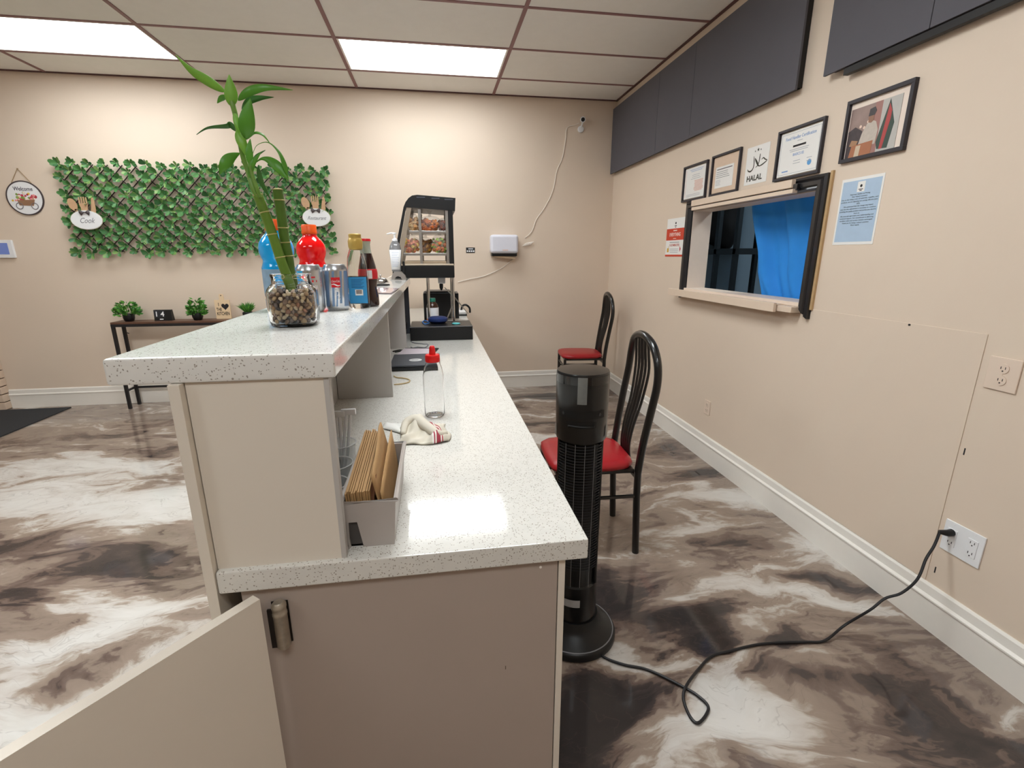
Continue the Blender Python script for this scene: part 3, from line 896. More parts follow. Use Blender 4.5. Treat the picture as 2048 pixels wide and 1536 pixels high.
part('blue_stripes', stripes(c2, .033, face2, None, [(-.034, -.022, .012, .104, .006), (-.014, -.008, .012, .104, .006), (.006, .012, .02, .104, .006), (.018, .034, .012, .104, .006), (-.004, .0, .012, .05, .004)]), mat('can_blue', (122, 150, 186), 0.35, 0.5), k2, angle=3)
lsq = part('logo_square', patch(c2, .033, face2, -.012, .011, .062, .088, .0004), CANRED, k2, angle=3)
tm = text_mb('Coca-Cola', .0085, (-.0005, .078, .0006), (1, 0, 0), (0, 1, 0), shear=.3, width=.020, depth=.0003)
part('lettering', wrap_mb(tm, c2, .033, face2), WPLAS, lsq, smooth=False)
wv = MB().grid(lambda s_, t_: (lerp(-.0118, .0108, s_), .0685 + .0022 * math.sin(s_ * 5.5 + .4) + (t_ - .5) * (.003 * math.sin(math.pi * s_) + .0006), .0006), 12, 1)
part('logo_wave', wrap_mb(wv, c2, .033, face2), WPLAS, lsq, angle=3)
part('lettering', wrap_mb(merge(text_mb('DIET', .005, (0, .056, .0005), (1, 0, 0), (0, 1, 0), depth=.0003), text_mb('12', .018, (0, .036, .0005), (1, 0, 0), (0, 1, 0), depth=.0003)), c2, .033, face2), WPLAS, k2, smooth=False)
c1 = onZ(620, 626, ZB); c1 = Vector((c1.x, c1.y + .032, ZB))
face1 = math.atan2(-c1.y, -c1.x)
k1 = can(c1, 'plain silver soda can with round red mark tucked behind the pebble jar', 0)
part('round_mark', stripes(c1, .033, face1, None, [(-.008, .014, .088, .092, 0), (-.012, .018, .078, .083, 0)]), CANRED, k1, angle=3)
part('blue_corner', patch(c1, .033, face1, -.034, -.016, .082, .106), mat('can_cyan', (60, 170, 220), 0.35), k1, angle=3)
part('light_panel', patch(c1, .033, face1, .0, .02, .02, .07), mat('can_light', (206, 208, 210), 0.35, 0.6), k1, angle=3)

# glass flask with gold cap and blue label
fl = onZ(718, 617, ZB); fl = Vector((fl.x, fl.y + .028, ZB))
r_ = thing('glass_flask', 'clear glass flask with gold cap and blue back label on the bar', 'bottle', fl)
def flask_prof(prof, close=False, n=28, sq=3.0):
    vs_, fs = [], []
    for (a, b, z_) in prof:
        for i in range(n):
            t = 2 * math.pi * i / n
            k_ = (abs(math.cos(t)) ** sq + abs(math.sin(t)) ** sq) ** (-1 / sq)
            vs_.append(fl + Vector((a * k_ * math.cos(t), b * k_ * math.sin(t), z_)))
    m_ = len(prof)
    for j in range(m_ - 1):
        for i in range(n):
            i2 = (i + 1) % n
            fs.append((j * n + i, j * n + i2, (j + 1) * n + i2, (j + 1) * n + i))
    return MB().add(vs_, fs)
part('flask_glass', flask_prof([(.0, .0, .0), (.026, .02, 0), (.0285, .022, .006), (.029, .022, .08), (.0275, .021, .11), (.024, .019, .14), (.018, .016, .158), (.015, .015, .165), (.013, .013, .165), (.016, .014, .157), (.022, .017, .138), (.0255, .019, .11), (.027, .02, .08), (.0265, .02, .012), (0, 0, .010)]), GLASS, r_, angle=1.2)
part('liquid', flask_prof([(0, 0, .0105), (.0262, .0195, .0125), (.0268, .0198, .08), (.0265, .0195, .088), (0, 0, .088)]), mat('dark_brown_liquid', (52, 22, 16), 0.1, var=0), r_)
blo = part('blue_label', MB().box((fl.x - .023, fl.y - .0232, ZB + .014), (fl.x + .025, fl.y - .0222, ZB + .086), .0004), mat('label_blue', (52, 148, 206), 0.5), r_)
bco = part('barcode', MB().box((fl.x - .007, fl.y - .0240, ZB + .036), (fl.x + .014, fl.y - .0232, ZB + .052)), PAPER, r_)
bcm = MB()
for i in range(7):
    bcm.box((fl.x - .004 + i * .0022, fl.y - .0244, ZB + .040), (fl.x - .0026 + i * .0022, fl.y - .0240, ZB + .051))
part('barcode_lines', bcm, mat('brown_ink', (90, 60, 50), .6), bco, smooth=False)
lm = MB()
for i in range(8):
    lm.box((fl.x - .016, fl.y - .0237, ZB + .079 - i * .0032), (fl.x + .018 - .004 * (i % 3), fl.y - .0232, ZB + .0802 - i * .0032))
part('print_lines', lm, mat('label_dark_blue', (24, 88, 140), .6), blo, smooth=False)
part('cap', MB().lathe([(.0135, .158), (.0172, .160), (.0195, .168), (.0198, .182), (.0170, .190), (.0162, .191), (.0168, .193), (.0168, .200), (.0155, .2015), (0, .2015)], fl, 28), mat('gold_cap', (196, 164, 84), 0.38, 0.25), r_)
# small contour glass cola bottle
cc = onZ(738, 614, ZB); cc = Vector((cc.x, cc.y + .03, ZB))
r_ = thing('cola_bottle', 'small contoured glass bottle of dark cola standing behind the flask', 'bottle', cc)
part('bottle_body', MB().lathe([(0, 0), (.024, 0), (.0265, .004), (.0268, .03), (.0235, .05), (.0230, .06), (.0262, .08), (.0268, .095), (.0235, .115), (.0185, .135), (.0145, .150)], cc, 28), mat('cola_glass', (40, 14, 16), 0.05, var=0, coat=0.6), r_, angle=1.2)
part('bottle_neck', MB().lathe([(.0145, .150), (.0125, .162), (.0118, .176), (.0130, .178), (.0130, .184)], cc, 24), mat('green_grey_glass', (176, 184, 170), 0.05, var=0, coat=0.5), r_)
part('cap', MB().lathe([(.0140, .183), (.0150, .184), (.0135, .190), (0, .191)], cc, 21), CANRED, r_)
part('label_band', MB().lathe([(.0262, .078), (.0272, .0785), (.0276, .095), (.0258, .106), (.0252, .1065)], cc, 28), CANRED, r_)
fa = math.atan2(-cc.y, -cc.x)
part('label_panel', patch(cc, .0272, fa, .001, .012, .080, .103, .0009), WPLAS, r_, angle=3)

# menu card, bell, sanitizer on the far end of the bar
m0 = [onZ(u, v, ZB + .003) for (u, v) in ((742, 586), (783, 587), (798, 576), (742, 574))]
mb = MB().add([(q.x, q.y, ZB) for q in m0] + [(q.x, q.y, ZB + .003) for q in m0], [(3, 2, 1, 0), (4, 5, 6, 7), (0, 1, 5, 4), (1, 2, 6, 5), (2, 3, 7, 6), (3, 0, 4, 7)])
r_ = thing('menu_card', 'flat laminated pinkish menu card lying in front of the call bell', 'menu', (m0[0].x, m0[0].y, ZB))
part('card', mb, mat('dark_frame', (88, 74, 78), 0.3), r_, smooth=False)
cen = sum((Vector(q) for q in m0), Vector()) / 4
q2 = [cen + (Vector(q) - cen) * .88 for q in m0]
part('print', MB().add([(q.x, q.y, ZB + .0034) for q in q2], [(0, 1, 2, 3)]), mat('pink_print', (206, 176, 180), 0.12, var=0.2, vscale=60, coat=.5), r_, smooth=False)
bl = onZ(762, 571, ZB); bl = Vector((bl.x, bl.y, ZB))
r_ = thing('call_bell', 'chrome service bell on a black base', 'bell', bl)
part('bell_base', MB().lathe([(0, 0), (.043, 0), (.044, .003), (.040, .007), (0, .008)], bl, 28), BLACKP, r_)
dmo = part('dome', MB().lathe([(.036, .012), (.037, .014), (.034, .024), (.026, .033), (.014, .038), (0, .039)], bl, 28), CHROME, r_)
part('stem', MB().lathe([(.008, .007), (.008, .013), (0, .013)], bl, 12), CHROME, r_)
part('plunger', MB().lathe([(.003, .038), (.003, .046), (.006, .047), (.006, .050), (0, .052)], bl, 14), CHROME, dmo)
sn = onZ(797, 560, ZB); sn = Vector((sn.x, sn.y, ZB))
hold = thing('bottle_holder', 'grey metal holder stand under the sanitizer bottle', 'holder', sn)
part('foot', MB().box((sn.x - .045, sn.y - .04, ZB), (sn.x + .045, sn.y + .04, ZB + .004), .001), STEEL, hold)
part('arch', MB().prism([(-.04, .004), (-.022, .004), (-.016, .018), (0, .024), (.016, .018), (.022, .004), (.05, .004), (.042, .03), (.02, .05), (-.02, .05), (-.034, .03)], (sn.x, sn.y + .03, ZB), (1, 0, 0), (0, 0, 1), .06), STEEL, hold, angle=0.5)
part('back_arm', MB().box((sn.x + .03, sn.y - .02, ZB + .004), (sn.x + .042, sn.y + .02, ZB + .11), .003), BLACKP, hold)
sb = sn + Vector((-.008, 0, .05))
san = thing('sanitizer_bottle', 'clear sanitizer pump bottle with white label in a metal holder', 'bottle', sb)
part('bottle_body', MB().lathe([(0, 0), (.024, 0), (.027, .006), (.034, .09), (.036, .12), (.030, .15), (.018, .172), (.013, .176)], sb, 24, sq=3), mat('clear_gel', (150, 150, 152), 0.12, var=0.1, trans=.4), san, angle=1.0)
slo = part('label', MB().add([(sb.x - .026, sb.y - .0305, sb.z + .012), (sb.x + .022, sb.y - .0305, sb.z + .012), (sb.x + .036, sb.y - .0395, sb.z + .125), (sb.x - .032, sb.y - .0395, sb.z + .125)], [(0, 1, 2, 3)]), WPLAS, san, solid=.0008)
pl = MB()
for i in range(9):
    zz = .110 - i * .010
    pl.box((sb.x - .02, sb.y - .0395 + (.110 - zz) * .08, sb.z + zz), (sb.x + .02 - .004 * (i % 3), sb.y - .0390 + (.110 - zz) * .08, sb.z + zz + .002))
part('label_print', pl, mat('pale_blue_ink', (170, 182, 206), .6), slo, smooth=False)
pmp = part('pump', MB().lathe([(.016, .174), (.016, .184), (.009, .19), (.006, .192), (.006, .214), (.012, .215), (.012, .222), (0, .223)], sb, 18), WPLAS, san)
part('spout', MB().tube([sb + Vector((0, 0, .219)), sb + Vector((-.02, 0, .220)), sb + Vector((-.044, 0, .214))], [.005, .0045, .0035], 8), WPLAS, pmp)

# ================================================================== FOOD WARMER
WY0, WY1 = 3.25, 3.66
def wq(u, v):
    p_ = onY(u, v, WY0); return (p_.x, p_.z)
war = thing('food_warmer', 'black countertop food warmer with slanted glass front and steel shelves', 'food warmer', (-.05, (WY0 + WY1) / 2, ZB))
zb1 = wq(850, 531)[1]
bx0, bx1 = -.262, wq(909, 540)[0]
part('base', MB().box((bx0, WY0, ZB + .001), (bx1, WY1, zb1), .006), BLACKP, war)
top = [wq(807, 414), wq(811, 404), wq(817, 396), wq(824, 391), wq(834, 389.5), wq(911, 396), wq(910, 422)]
part('hood', MB().prism([(x, z_) for x, z_ in top][::-1], (0, WY1, 0), (1, 0, 0), (0, 0, 1), WY1 - WY0), BLACKP, war, angle=0.5)
for i, (u0, u1) in enumerate(((833, 850), (863, 879), (889, 906))):
    a = wq(u0, 394 + i * 2.2); b = wq(u1, 396 + i * 2.2)
    part('vent_slot', MB().box((a[0], WY0 - .0015, a[1] - .004), (b[0], WY0 + .001, a[1] + .002)), mat('vent_grey', (74, 78, 90), 0.5), war)
# slanted front frame, rear posts
for yy in (WY0, WY1 - .02):
    a = wq(807, 414); b = wq(812, 414); c = (bx0 + .022, zb1); d = (bx0, zb1)
    part('front_frame', MB().prism([a, d, c, b], (0, yy + .02, 0), (1, 0, 0), (0, 0, 1), .02), BLACKP, war)
    a = wq(813, 414); b = wq(823, 414)
    part('front_strip', MB().prism([a, (bx0 + .024, zb1), (bx0 + .055, zb1), b], (0, yy + .016, 0), (1, 0, 0), (0, 0, 1), .012), mat('warm_grey_strip', (150, 136, 120), 0.4), war)
    part('rear_post', MB().box((bx1 - .03, yy, zb1), (bx1, yy + .02, wq(910, 420)[1]), .002), BLACKP, war)
part('rear_glass', MB().box((bx1 - .02, WY0 + .022, zb1), (bx1 - .017, WY1 - .022, wq(910, 420)[1])), THINP, war)
part('base_rail', MB().box((bx0 + .03, WY0 - .004, zb1), (bx1 - .004, WY0 + .008, zb1 + .010), .002), mat('cream_rail', (210, 196, 176), 0.3, 0.4), war)
sx0, sx1 = wq(838, 450)[0], wq(898, 450)[0]
for u in (841, 895):
    x_ = wq(u, 470)[0]
    part('shelf_post', MB().box((x_ - .010, WY0 + .01, zb1), (x_ + .008, WY0 + .018, wq(u, 418)[1]), .001), STEEL, war)
    part('shelf_post', MB().box((x_ - .010, WY1 - .03, zb1), (x_ + .008, WY1 - .022, wq(u, 418)[1]), .001), STEEL, war)
zs2 = wq(860, 463)[1]; zs1 = wq(860, 508)[1]
part('shelf', MB().box((wq(818, 463)[0], WY0 + .02, zs2 - .010), (bx1 - .03, WY1 - .03, zs2 + .006), .002), STEEL, war)
part('shelf', MB().box((wq(806, 508)[0], WY0 + .02, zs1 - .010), (bx1 - .03, WY1 - .03, zs1 + .006), .002), STEEL, war)
part('crumb_tray', MB().box((wq(808, 520)[0], WY0 + .02, zb1 + .002), (bx1 - .05, WY1 - .04, zb1 + .028), .003), mat('tan_tray', (176, 156, 132), 0.4, 0.3), war)
# stand legs carrying the warmer over the worktop
for (u, yy) in ((857, WY0 + .03), (907, WY0 + .03)):
    x_ = onY(u, 600, yy).x
    for y2 in (yy, WY1 - .03):
        part('leg', MB().tube([(x_, y2, ZL), (x_, y2, ZB + .002)], .0085, 12), CHROME, war)
        part('leg_foot', MB().lathe([(.013, 0), (.013, .010), (.009, .016)], (x_, y2, ZL), 12), BLACKP, war)
# bagged snacks on the shelves
def snack_bag(name, label, c, r, col, seed, tuft=True):
    g = thing(name, label, 'snack bag', (c[0], c[1], c[2] - r[2] * .93))
    rr = random.Random(seed)
    part('bag_film', blob(c, r, seed=seed, amp=.06), mat('cloudy_film', (240, 236, 230), 0.25, var=0.0, alpha=0.14), g)
    if tuft:
        part('bag_neck', MB().lathe([(.012, r[2] * .85), (.007, r[2] * 1.15), (.018, r[2] * 1.55), (.022, r[2] * 1.7)], c, 12), MATS['cloudy_film'], g)
    mb = MB()
    for i in range(110):
        a = rr.uniform(0, 6.28); q = math.sqrt(rr.random()) * .9; zz = rr.uniform(-.85, .45)
        k_ = math.sqrt(max(0, 1 - zz * zz)) * .97
        p_ = Vector((c[0] + r[0] * q * k_ * math.cos(a), c[1] + r[1] * q * k_ * math.sin(a), c[2] + r[2] * zz))
        bm = bmesh.new(); bmesh.ops.create_icosphere(bm, subdivisions=1, radius=rr.uniform(.009, .014)); bm.verts.index_update()
        mb.add([p_ + v.co * rr.uniform(.7, 1.2) for v in bm.verts], [tuple(v.index for v in f.verts) for f in bm.faces], mi=rr.randrange(2)); bm.free()
    part('snack_pieces', mb, [mat('snack_%d_%d_%d' % col[0], col[0], 0.6), mat('snack_%d_%d_%d' % col[1], col[1], 0.6)], g, kind='stuff')
    return g
def wc(u, v, dy):
    return onY(u, v, WY0 + dy)
def sit(p_, zshelf, r):
    return (p_.x, p_.y, zshelf + .006 + r[2] * .96)
r1 = (.055, .06, .05)
snack_bag('snack_bag', 'bag of orange crunchy snacks on the upper shelf of the warmer', sit(wc(860, 450, .10), zs2, (.075, .07, .05)), (.075, .07, .05), ((222, 130, 40), (196, 96, 30)), 11)
snack_bag('snack_bag', 'bag of pale snacks at the slanted end of the upper warmer shelf', sit(wc(829, 452, .10), zs2, (.036, .06, .055)), (.036, .06, .055), ((206, 150, 90), (224, 190, 140)), 12)
snack_bag('snack_bag', 'bag of dark reddish snacks at the rear end of the upper warmer shelf', sit(wc(888, 450, .12), zs2, (.042, .06, .045)), (.042, .06, .045), ((120, 46, 24), (150, 66, 30)), 13, False)
snack_bag('snack_bag', 'bag of mixed yellow and pink snacks at the slanted end of the lower warmer shelf', sit(wc(823, 496, .10), zs1, (.06, .065, .06)), (.06, .065, .06), ((226, 190, 96), (220, 130, 90)), 14)
snack_bag('snack_bag', 'bag of amber snacks in the middle of the lower warmer shelf', sit(wc(852, 496, .16), zs1, (.045, .06, .055)), (.045, .06, .055), ((196, 140, 50), (170, 110, 50)), 15)
snack_bag('snack_bag', 'bag of green and orange snacks at the rear end of the lower warmer shelf', sit(wc(880, 495, .10), zs1, (.058, .065, .062)), (.058, .065, .062), ((150, 180, 70), (214, 120, 60)), 16)

# ================================================================== ON THE LOWER WORKTOP, FAR END
dx0, dx1 = -.158, .224
dy0, dy1 = 2.975, 3.20
dz = onY(945, 652, dy0).z
r_ = thing('cash_drawer', 'low wide black cash drawer on the lower worktop', 'cash drawer', ((dx0 + dx1) / 2, (dy0 + dy1) / 2, ZL))
part('drawer_body', MB().box((dx0, dy0 + .004, ZL), (dx1, 3.25, dz), .003), mat('satin_black', (28, 28, 29), 0.35), r_)
part('drawer_front', MB().box((dx0 + .004, dy0, ZL + .004), (dx1 - .004, dy0 + .006, dz - .006), .002), BLACKP, r_)
part('top_edge', MB().box((dx0, dy0 + .001, dz - .002), (dx1, dy0 + .004, dz + .001)), GREYINK, r_)
# objects on the drawer
pz = dz + .0005
q = onZ(876, 648, pz)
solo('zip_pouch', MB().lathe([(0, 0), (.046, .002), (.062, .016), (.063, .030), (.052, .040), (.046, .041), (0, .041)], (q.x, q.y + .05, pz), 24), mat('navy_nylon', (34, 52, 104), 0.5, var=0.2), 'round navy blue pouch lying on the cash drawer', 'pouch')
mb = MB().tube(smooth_path([onZ(858, 644, pz + .004), onZ(850, 641, pz + .004), onZ(845, 644, pz + .004), onZ(850, 648, pz + .004), onZ(858, 646, pz + .004)], 6), .0035, 6, flat=1.0)
solo('ribbon_loop', mb, mat('blue_ribbon', (58, 130, 214), 0.5), 'looped bright blue ribbon on the cash drawer', 'ribbon')
q = onZ(912, 648, pz)
solo('teal_coaster', MB().lathe([(0, 0), (.026, 0), (.028, .003), (.02, .008), (.014, .006), (0, .008)], (q.x, q.y, pz), 20), mat('teal_plastic', (86, 186, 190), 0.4), 'small round teal plastic dish on the cash drawer', 'dish')
# white hand-soap like bottle with green cap
q = Vector((onY(866, 640, 3.33).x, 3.33, ZL))
r_ = thing('juice_bottle', 'white and orange labelled bottle with green cap behind the cash drawer', 'bottle', q)
part('bottle_body', MB().lathe([(0, 0), (.038, 0), (.040, .004), (.040, .17), (.034, .19), (.018, .205), (.016, .212)], q, 24), mat('clear_brown', (70, 46, 34), 0.15), r_)
part('label_band', MB().lathe([(.0403, .09), (.0408, .092), (.0408, .165), (.040, .167)], q, 24), WPLAS, r_)
part('orange_band', MB().lathe([(.0403, .06), (.041, .062), (.041, .090), (.0408, .092)], q, 24), mat('orange_print', (240, 120, 40), 0.4), r_)
part('cap', MB().lathe([(.021, .205), (.022, .206), (.022, .226), (.02, .229), (0, .229)], q, 20), mat('green_cap', (30, 120, 100), 0.4), r_)
# black payment terminal / printer block
a = onY(846, 586, 3.80); b = onY(917, 586, 3.80)
r_ = thing('receipt_printer', 'black boxy receipt printer behind the warmer legs', 'printer', ((a.x + b.x) / 2, 3.9, ZL))
part('printer_body', MB().box((a.x, 3.80, ZL), (b.x - .03, 4.02, a.z), .01), mat('matte_black', (18, 19, 22), 0.6), r_)
part('printer_lid', MB().box((a.x + .02, 3.81, a.z), (b.x - .06, 4.0, a.z + .012), .005), BLACKP, r_)
part('side_plate', MB().box((b.x - .024, 3.80, ZL), (b.x, 4.02, a.z - .005), .004), BLACKP, r_)
# folding metal stand
YS = 3.42
r_ = thing('folding_stand', 'grey metal folding tablet stand with a slanted arm', 'stand', (onY(905, 640, YS).x, YS, ZL))
part('arm', MB().tube([onY(889, 575, YS), onY(912, 598, YS), onY(936, 627, YS)], [.010, .011, .006], 8, flat=.4), STEEL, r_)
part('strut', MB().tube([onY(909, 600, YS), onY(893, 641, YS)], .005, 8), STEEL, r_)
q = onY(906, 640, YS)
part('foot', MB().box((q.x - .055, YS - .04, ZL), (q.x + .05, YS + .06, q.z + .005), .004), STEEL, r_)
# white scale with black hose at the far end
q = onZ(930, 629, ZL)
r_ = thing('kitchen_scale', 'white flat tray with black rim at the far end of the worktop', 'tray', (q.x - .03, q.y, ZL))
part('tray_base', MB().box((q.x - .11, q.y - .1, ZL), (q.x + .012, q.y + .1, ZL + .012), .002), BLACKP, r_)
part('tray_top', MB().box((q.x - .085, q.y - .09, ZL + .012), (q.x + .004, q.y + .1, ZL + .032), .003), WPLAS, r_)
part('hose', MB().tube(smooth_path([onY(922, 622, q.y + .08), onY(925, 612, q.y + .08), onY(932, 610, q.y + .08), onY(939, 616, q.y + .08), (onY(940, 627, q.y + .08).x, q.y + .08, ZL + .006)], 5), .009, 8), BLACKP, r_)
# adaptor with black plug hanging under the warmer
q = onY(882, 558, WY0 + .1)
r_ = thing('power_adaptor', 'white power adaptor with black plug tucked under the warmer', 'adaptor', (q.x, q.y, q.z))
part('block', MB().box((q.x - .02, q.y - .015, q.z - .03), (q.x + .028, q.y + .02, ZB), .005), WPLAS, r_)
part('plug', MB().lathe([(.004, -.075), (.012, -.06), (.013, -.035), (.008, -.028)], (q.x, q.y, q.z), 12), BLACKP, r_)
part('cable', MB().tube(smooth_path([(q.x - .02, q.y, q.z + .01), (q.x - .06, q.y - .01, q.z + .025), (q.x - .1, q.y, ZB - .002)], 5), .003, 6), BLACKP, r_)
# tangle of black cables in the last cubby
mb = MB()
q = onZ(833, 645, ZL)
for i in range(7):
    rr = random.Random(i + 40)
    c = Vector((-.215, 3.10 + rr.uniform(-.03, .03), ZL + .05 + .012 * i * .6))
    pts = []
    for j in range(18):
        a = 2 * math.pi * j / 18
        pts.append(c + Vector((.03 * math.cos(a), .055 * math.sin(a), .035 * math.sin(a * 2 + i) + .01 * rr.random())))
    mb.tube(pts, .0032, 6, closed=True)
solo('cable_tangle', mb, BLACKP, 'tangled bundle of black cables in the last cubby', 'cables', loc=(-.215, 3.1, ZL))
r_ = thing('white_panel_card', 'pale card leaning in the last cubby under the bar', 'card', (-.25, 3.05, ZL))
part('card', MB().box((-.262, 2.98, ZL + .002), (-.255, 3.1, ZL + .2), .001, rot=Matrix.Rotation(.18, 3, 'Y')), mat('card_grey', (150, 154, 160), .5), r_)

# laptop and what lies behind it
lt = [onZ(788, 744, ZL), onZ(856, 743, ZL), onZ(882, 711, ZL), onZ(800, 713, ZL)]
lap = thing('laptop', 'closed black laptop with an oval silver badge', 'laptop', (lt[0].x, lt[0].y, ZL))
lx0, lx1, ly0, ly1 = -.215, .012, lt[0].y + .005, 2.44
part('laptop_base', MB().box((lx0, ly0, ZL + .002), (lx1, ly1, ZL + .018), .004), BLACKP, lap)
part('laptop_lid', MB().box((lx0, ly0 + .003, ZL + .0185), (lx1, ly1, ZL + .027), .003), mat('charcoal_lid', (62, 64, 70), 0.45), lap)
q = onZ(831, 720, ZL + .027)
lb = part('badge', MB().lathe([(.030, 0), (.030, .0006), (0, .0007)], (q.x, q.y, ZL + .027), 28), mat('silver_badge', (214, 214, 214), .3, .3), lap)
part('badge_mark', MB().box((q.x - .017, q.y - .004, ZL + .0276), (q.x + .014, q.y + .003, ZL + .0281)), GREYINK, lb, smooth=False)
fo = [onZ(790, 704, ZL + .004), onZ(832, 697, ZL + .004), onZ(855, 711, ZL + .004), onZ(800, 714, ZL + .004)]
r_ = thing('document_folder', 'thin black folder with loose papers behind the laptop', 'folder', ((lx0 + lx1) / 2, 2.6, ZL))
part('cover', MB().box((-.20, 2.45, ZL + .0005), (-.012, 2.715, ZL + .006), .001, rot=Matrix.Rotation(-.18, 3, 'Z')), BLACKP, r_)
part('paper', MB().box((-.20, 2.46, ZL + .0062), (-.03, 2.69, ZL + .0075), rot=Matrix.Rotation(-.18, 3, 'Z')), mat('mauve_paper', (196, 184, 190), .6), r_)
mb = MB().tube(smooth_path([onZ(u, v, ZL + .004) for u, v in ((786, 703), (800, 700), (812, 702), (819, 699), (790, 704))], 5), .004, 6)
solo('phone_charger', mb, BLACKP, 'short black charger lead lying on the folder', 'charger')
def cable(name, pxs, z_, r, m, label):
    solo(name, MB().tube(smooth_path([onZ(u, v, z_) for u, v in pxs], 6), r, 6), m, label, 'cable')
cable('grey_cable', ((822, 694), (826, 696), (835, 694), (850, 695), (856, 689), (848, 688), (830, 686), (822, 683)), ZL + .003, .0028, GREYINK, 'thin grey cable loop in front of the cash drawer')
cable('tan_cable', ((788, 752), (794, 755), (806, 756), (818, 759), (819, 763), (812, 766), (800, 768), (788, 769)), ZL + .003, .0026, mat('tan_cable', (182, 158, 112), .5), 'thin tan cable loop in front of the laptop')

# squeeze bottle
sq_ = onZ(870, 836, ZL); sq_ = Vector((sq_.x, sq_.y + .03, ZL))
r_ = thing('squeeze_bottle', 'clear plastic bottle with red push cap standing on the worktop', 'bottle', sq_)
part('bottle_body', MB().lathe([(0, .003), (.020, .003), (.024, 0), (.030, .001), (.0325, .008), (.0325, .07), (.034, .10), (.0335, .135), (.0285, .160), (.0215, .178), (.0205, .186), (.0195, .186), (.0205, .177), (.0275, .158), (.0323, .134), (.0328, .10), (.0313, .07), (.0313, .009), (.028, .0035), (0, .005)], sq_, 36), mat('pet_plastic', (252, 252, 252), 0.03, var=0, trans=1.0, ior=1.2), r_, angle=1.2)
cp = part('cap', MB().lathe([(.0225, .180), (.0235, .182), (.0235, .199), (.0215, .203), (0, .203)], sq_, 32), RED, r_)
part('cap_tab', MB().lathe([(.0105, .2), (.0105, .205), (.009, .225), (.006, .231), (0, .232)], sq_, 20), RED, cp)

# folded tea towel
c0 = onZ(850, 880, ZL)
rr = random.Random(3)
TOW = bpy.data.materials.new('striped_towel'); TOW.use_nodes = True
_nt = TOW.node_tree; _b = _nt.nodes['Principled BSDF']; _b.inputs['Roughness'].default_value = .85
_tc = N(_nt, 'ShaderNodeUVMap'); _sp = N(_nt, 'ShaderNodeSeparateXYZ'); _nt.links.new(_tc.outputs[0], _sp.inputs[0])
_cr = N(_nt, 'ShaderNodeValToRGB'); _cr.color_ramp.interpolation = 'CONSTANT'
_e = _cr.color_ramp.elements; _e[0].position = 0; _e[0].color = srgb(214, 206, 190); _e[1].position = .62; _e[1].color = srgb(240, 238, 232)
for p_, c_ in ((.645, (168, 62, 74)), (.665, (232, 224, 214)), (.69, (160, 56, 70)), (.76, (232, 224, 214)), (.78, (168, 62, 74)), (.80, (214, 206, 190))):
    x_ = _e.new(p_); x_.color = srgb(*c_)
_nt.links.new(_sp.outputs[0], _cr.inputs[0]); _nt.links.new(_cr.outputs[0], _b.inputs['Base Color'])
ta, tb, tc_, td = onZ(790, 895, ZL), onZ(898, 885, ZL), onZ(893, 852, ZL), onZ(810, 850, ZL)
def towel(s_, t_):
    p_ = lerp(lerp(ta, tb, s_), lerp(td, tc_, s_), t_)
    hgt = .010 + .030 * math.exp(-((s_ - .42) ** 2 / .03 + (t_ - .75) ** 2 / .08)) + .022 * math.exp(-((s_ - .72) ** 2 / .02 + (t_ - .45) ** 2 / .1))
    hgt += .007 * math.sin(9 * s_ + 5 * t_) * math.sin(7 * t_ + 2 * s_) + .004 * math.sin(23 * s_ - 11 * t_)
    e_ = min(s_, 1 - s_, t_, 1 - t_)
    hgt *= min(1, e_ * 9 + .15)
    return (p_.x + .008 * math.sin(6 * t_), p_.y + .008 * math.sin(7 * s_), ZL + .0025 + max(hgt, 0))
tmb = MB().grid(towel, 50, 36)
tw = thing('tea_towel', 'crumpled cream tea towel with red stripes', 'towel', (c0.x, c0.y, ZL))
to_ = part('towel_cloth', tmb, TOW, tw, solid=.003, angle=3)
uv = to_.data.uv_layers.new(name='UVMap')
nu = 51
for lp in to_.data.loops:
    i = lp.vertex_index
    uv.data[lp.index].uv = ((i % nu) / 50 * .9 + .12 * math.sin((i // nu) / 36 * 2.4), (i // nu) / 36)
fa, fb, fc, fd = onZ(765, 858, ZL), onZ(815, 872, ZL), onZ(815, 850, ZL), onZ(770, 848, ZL)
fold2 = MB().grid(lambda s_, t_: tuple(lerp(lerp(fa, fb, s_), lerp(fd, fc, s_), t_) + Vector((0, 0, .003 + .006 * abs(math.sin(3 * s_ + 2 * t_)) * min(1, 8 * min(s_, 1 - s_, t_, 1 - t_))))), 20, 12)
part('towel_corner', fold2, mat('towel_white', (232, 230, 224), .85), tw, solid=.002, angle=3)
# towel upper roll
ra = smooth_path([onZ(806, 868, ZL + .012), onZ(812, 846, ZL + .026), onZ(832, 838, ZL + .034), onZ(852, 852, ZL + .03), onZ(876, 868, ZL + .02), onZ(893, 866, ZL + .014)], 6)
part('towel_fold', MB().tube(ra, [.007 + .009 * math.sin(math.pi * i / (len(ra) - 1)) for i in range(len(ra))], 10, flat=.8), TOW, tw, angle=3)

# grey caddy bin with brown paper bags
kx0 = -.178; kx1 = onZ(797, 1088, ZL).x; ky0 = onZ(795, 1087, ZL).y
kh = onY(800, 998, ky0).z - ZL
ky1 = onZ(810, 885, ZL + kh).y
CAD = mat('grey_caddy_plastic', (176, 168, 162), 0.4, var=0.03)
cad = thing('caddy_bin', 'grey plastic desk caddy with a notch cut in its end', 'caddy', ((kx0 + kx1) / 2, (ky0 + ky1) / 2, ZL))
w_ = kx1 - kx0; tpr = .007
def cpt(x, zz):      # taper
    return x
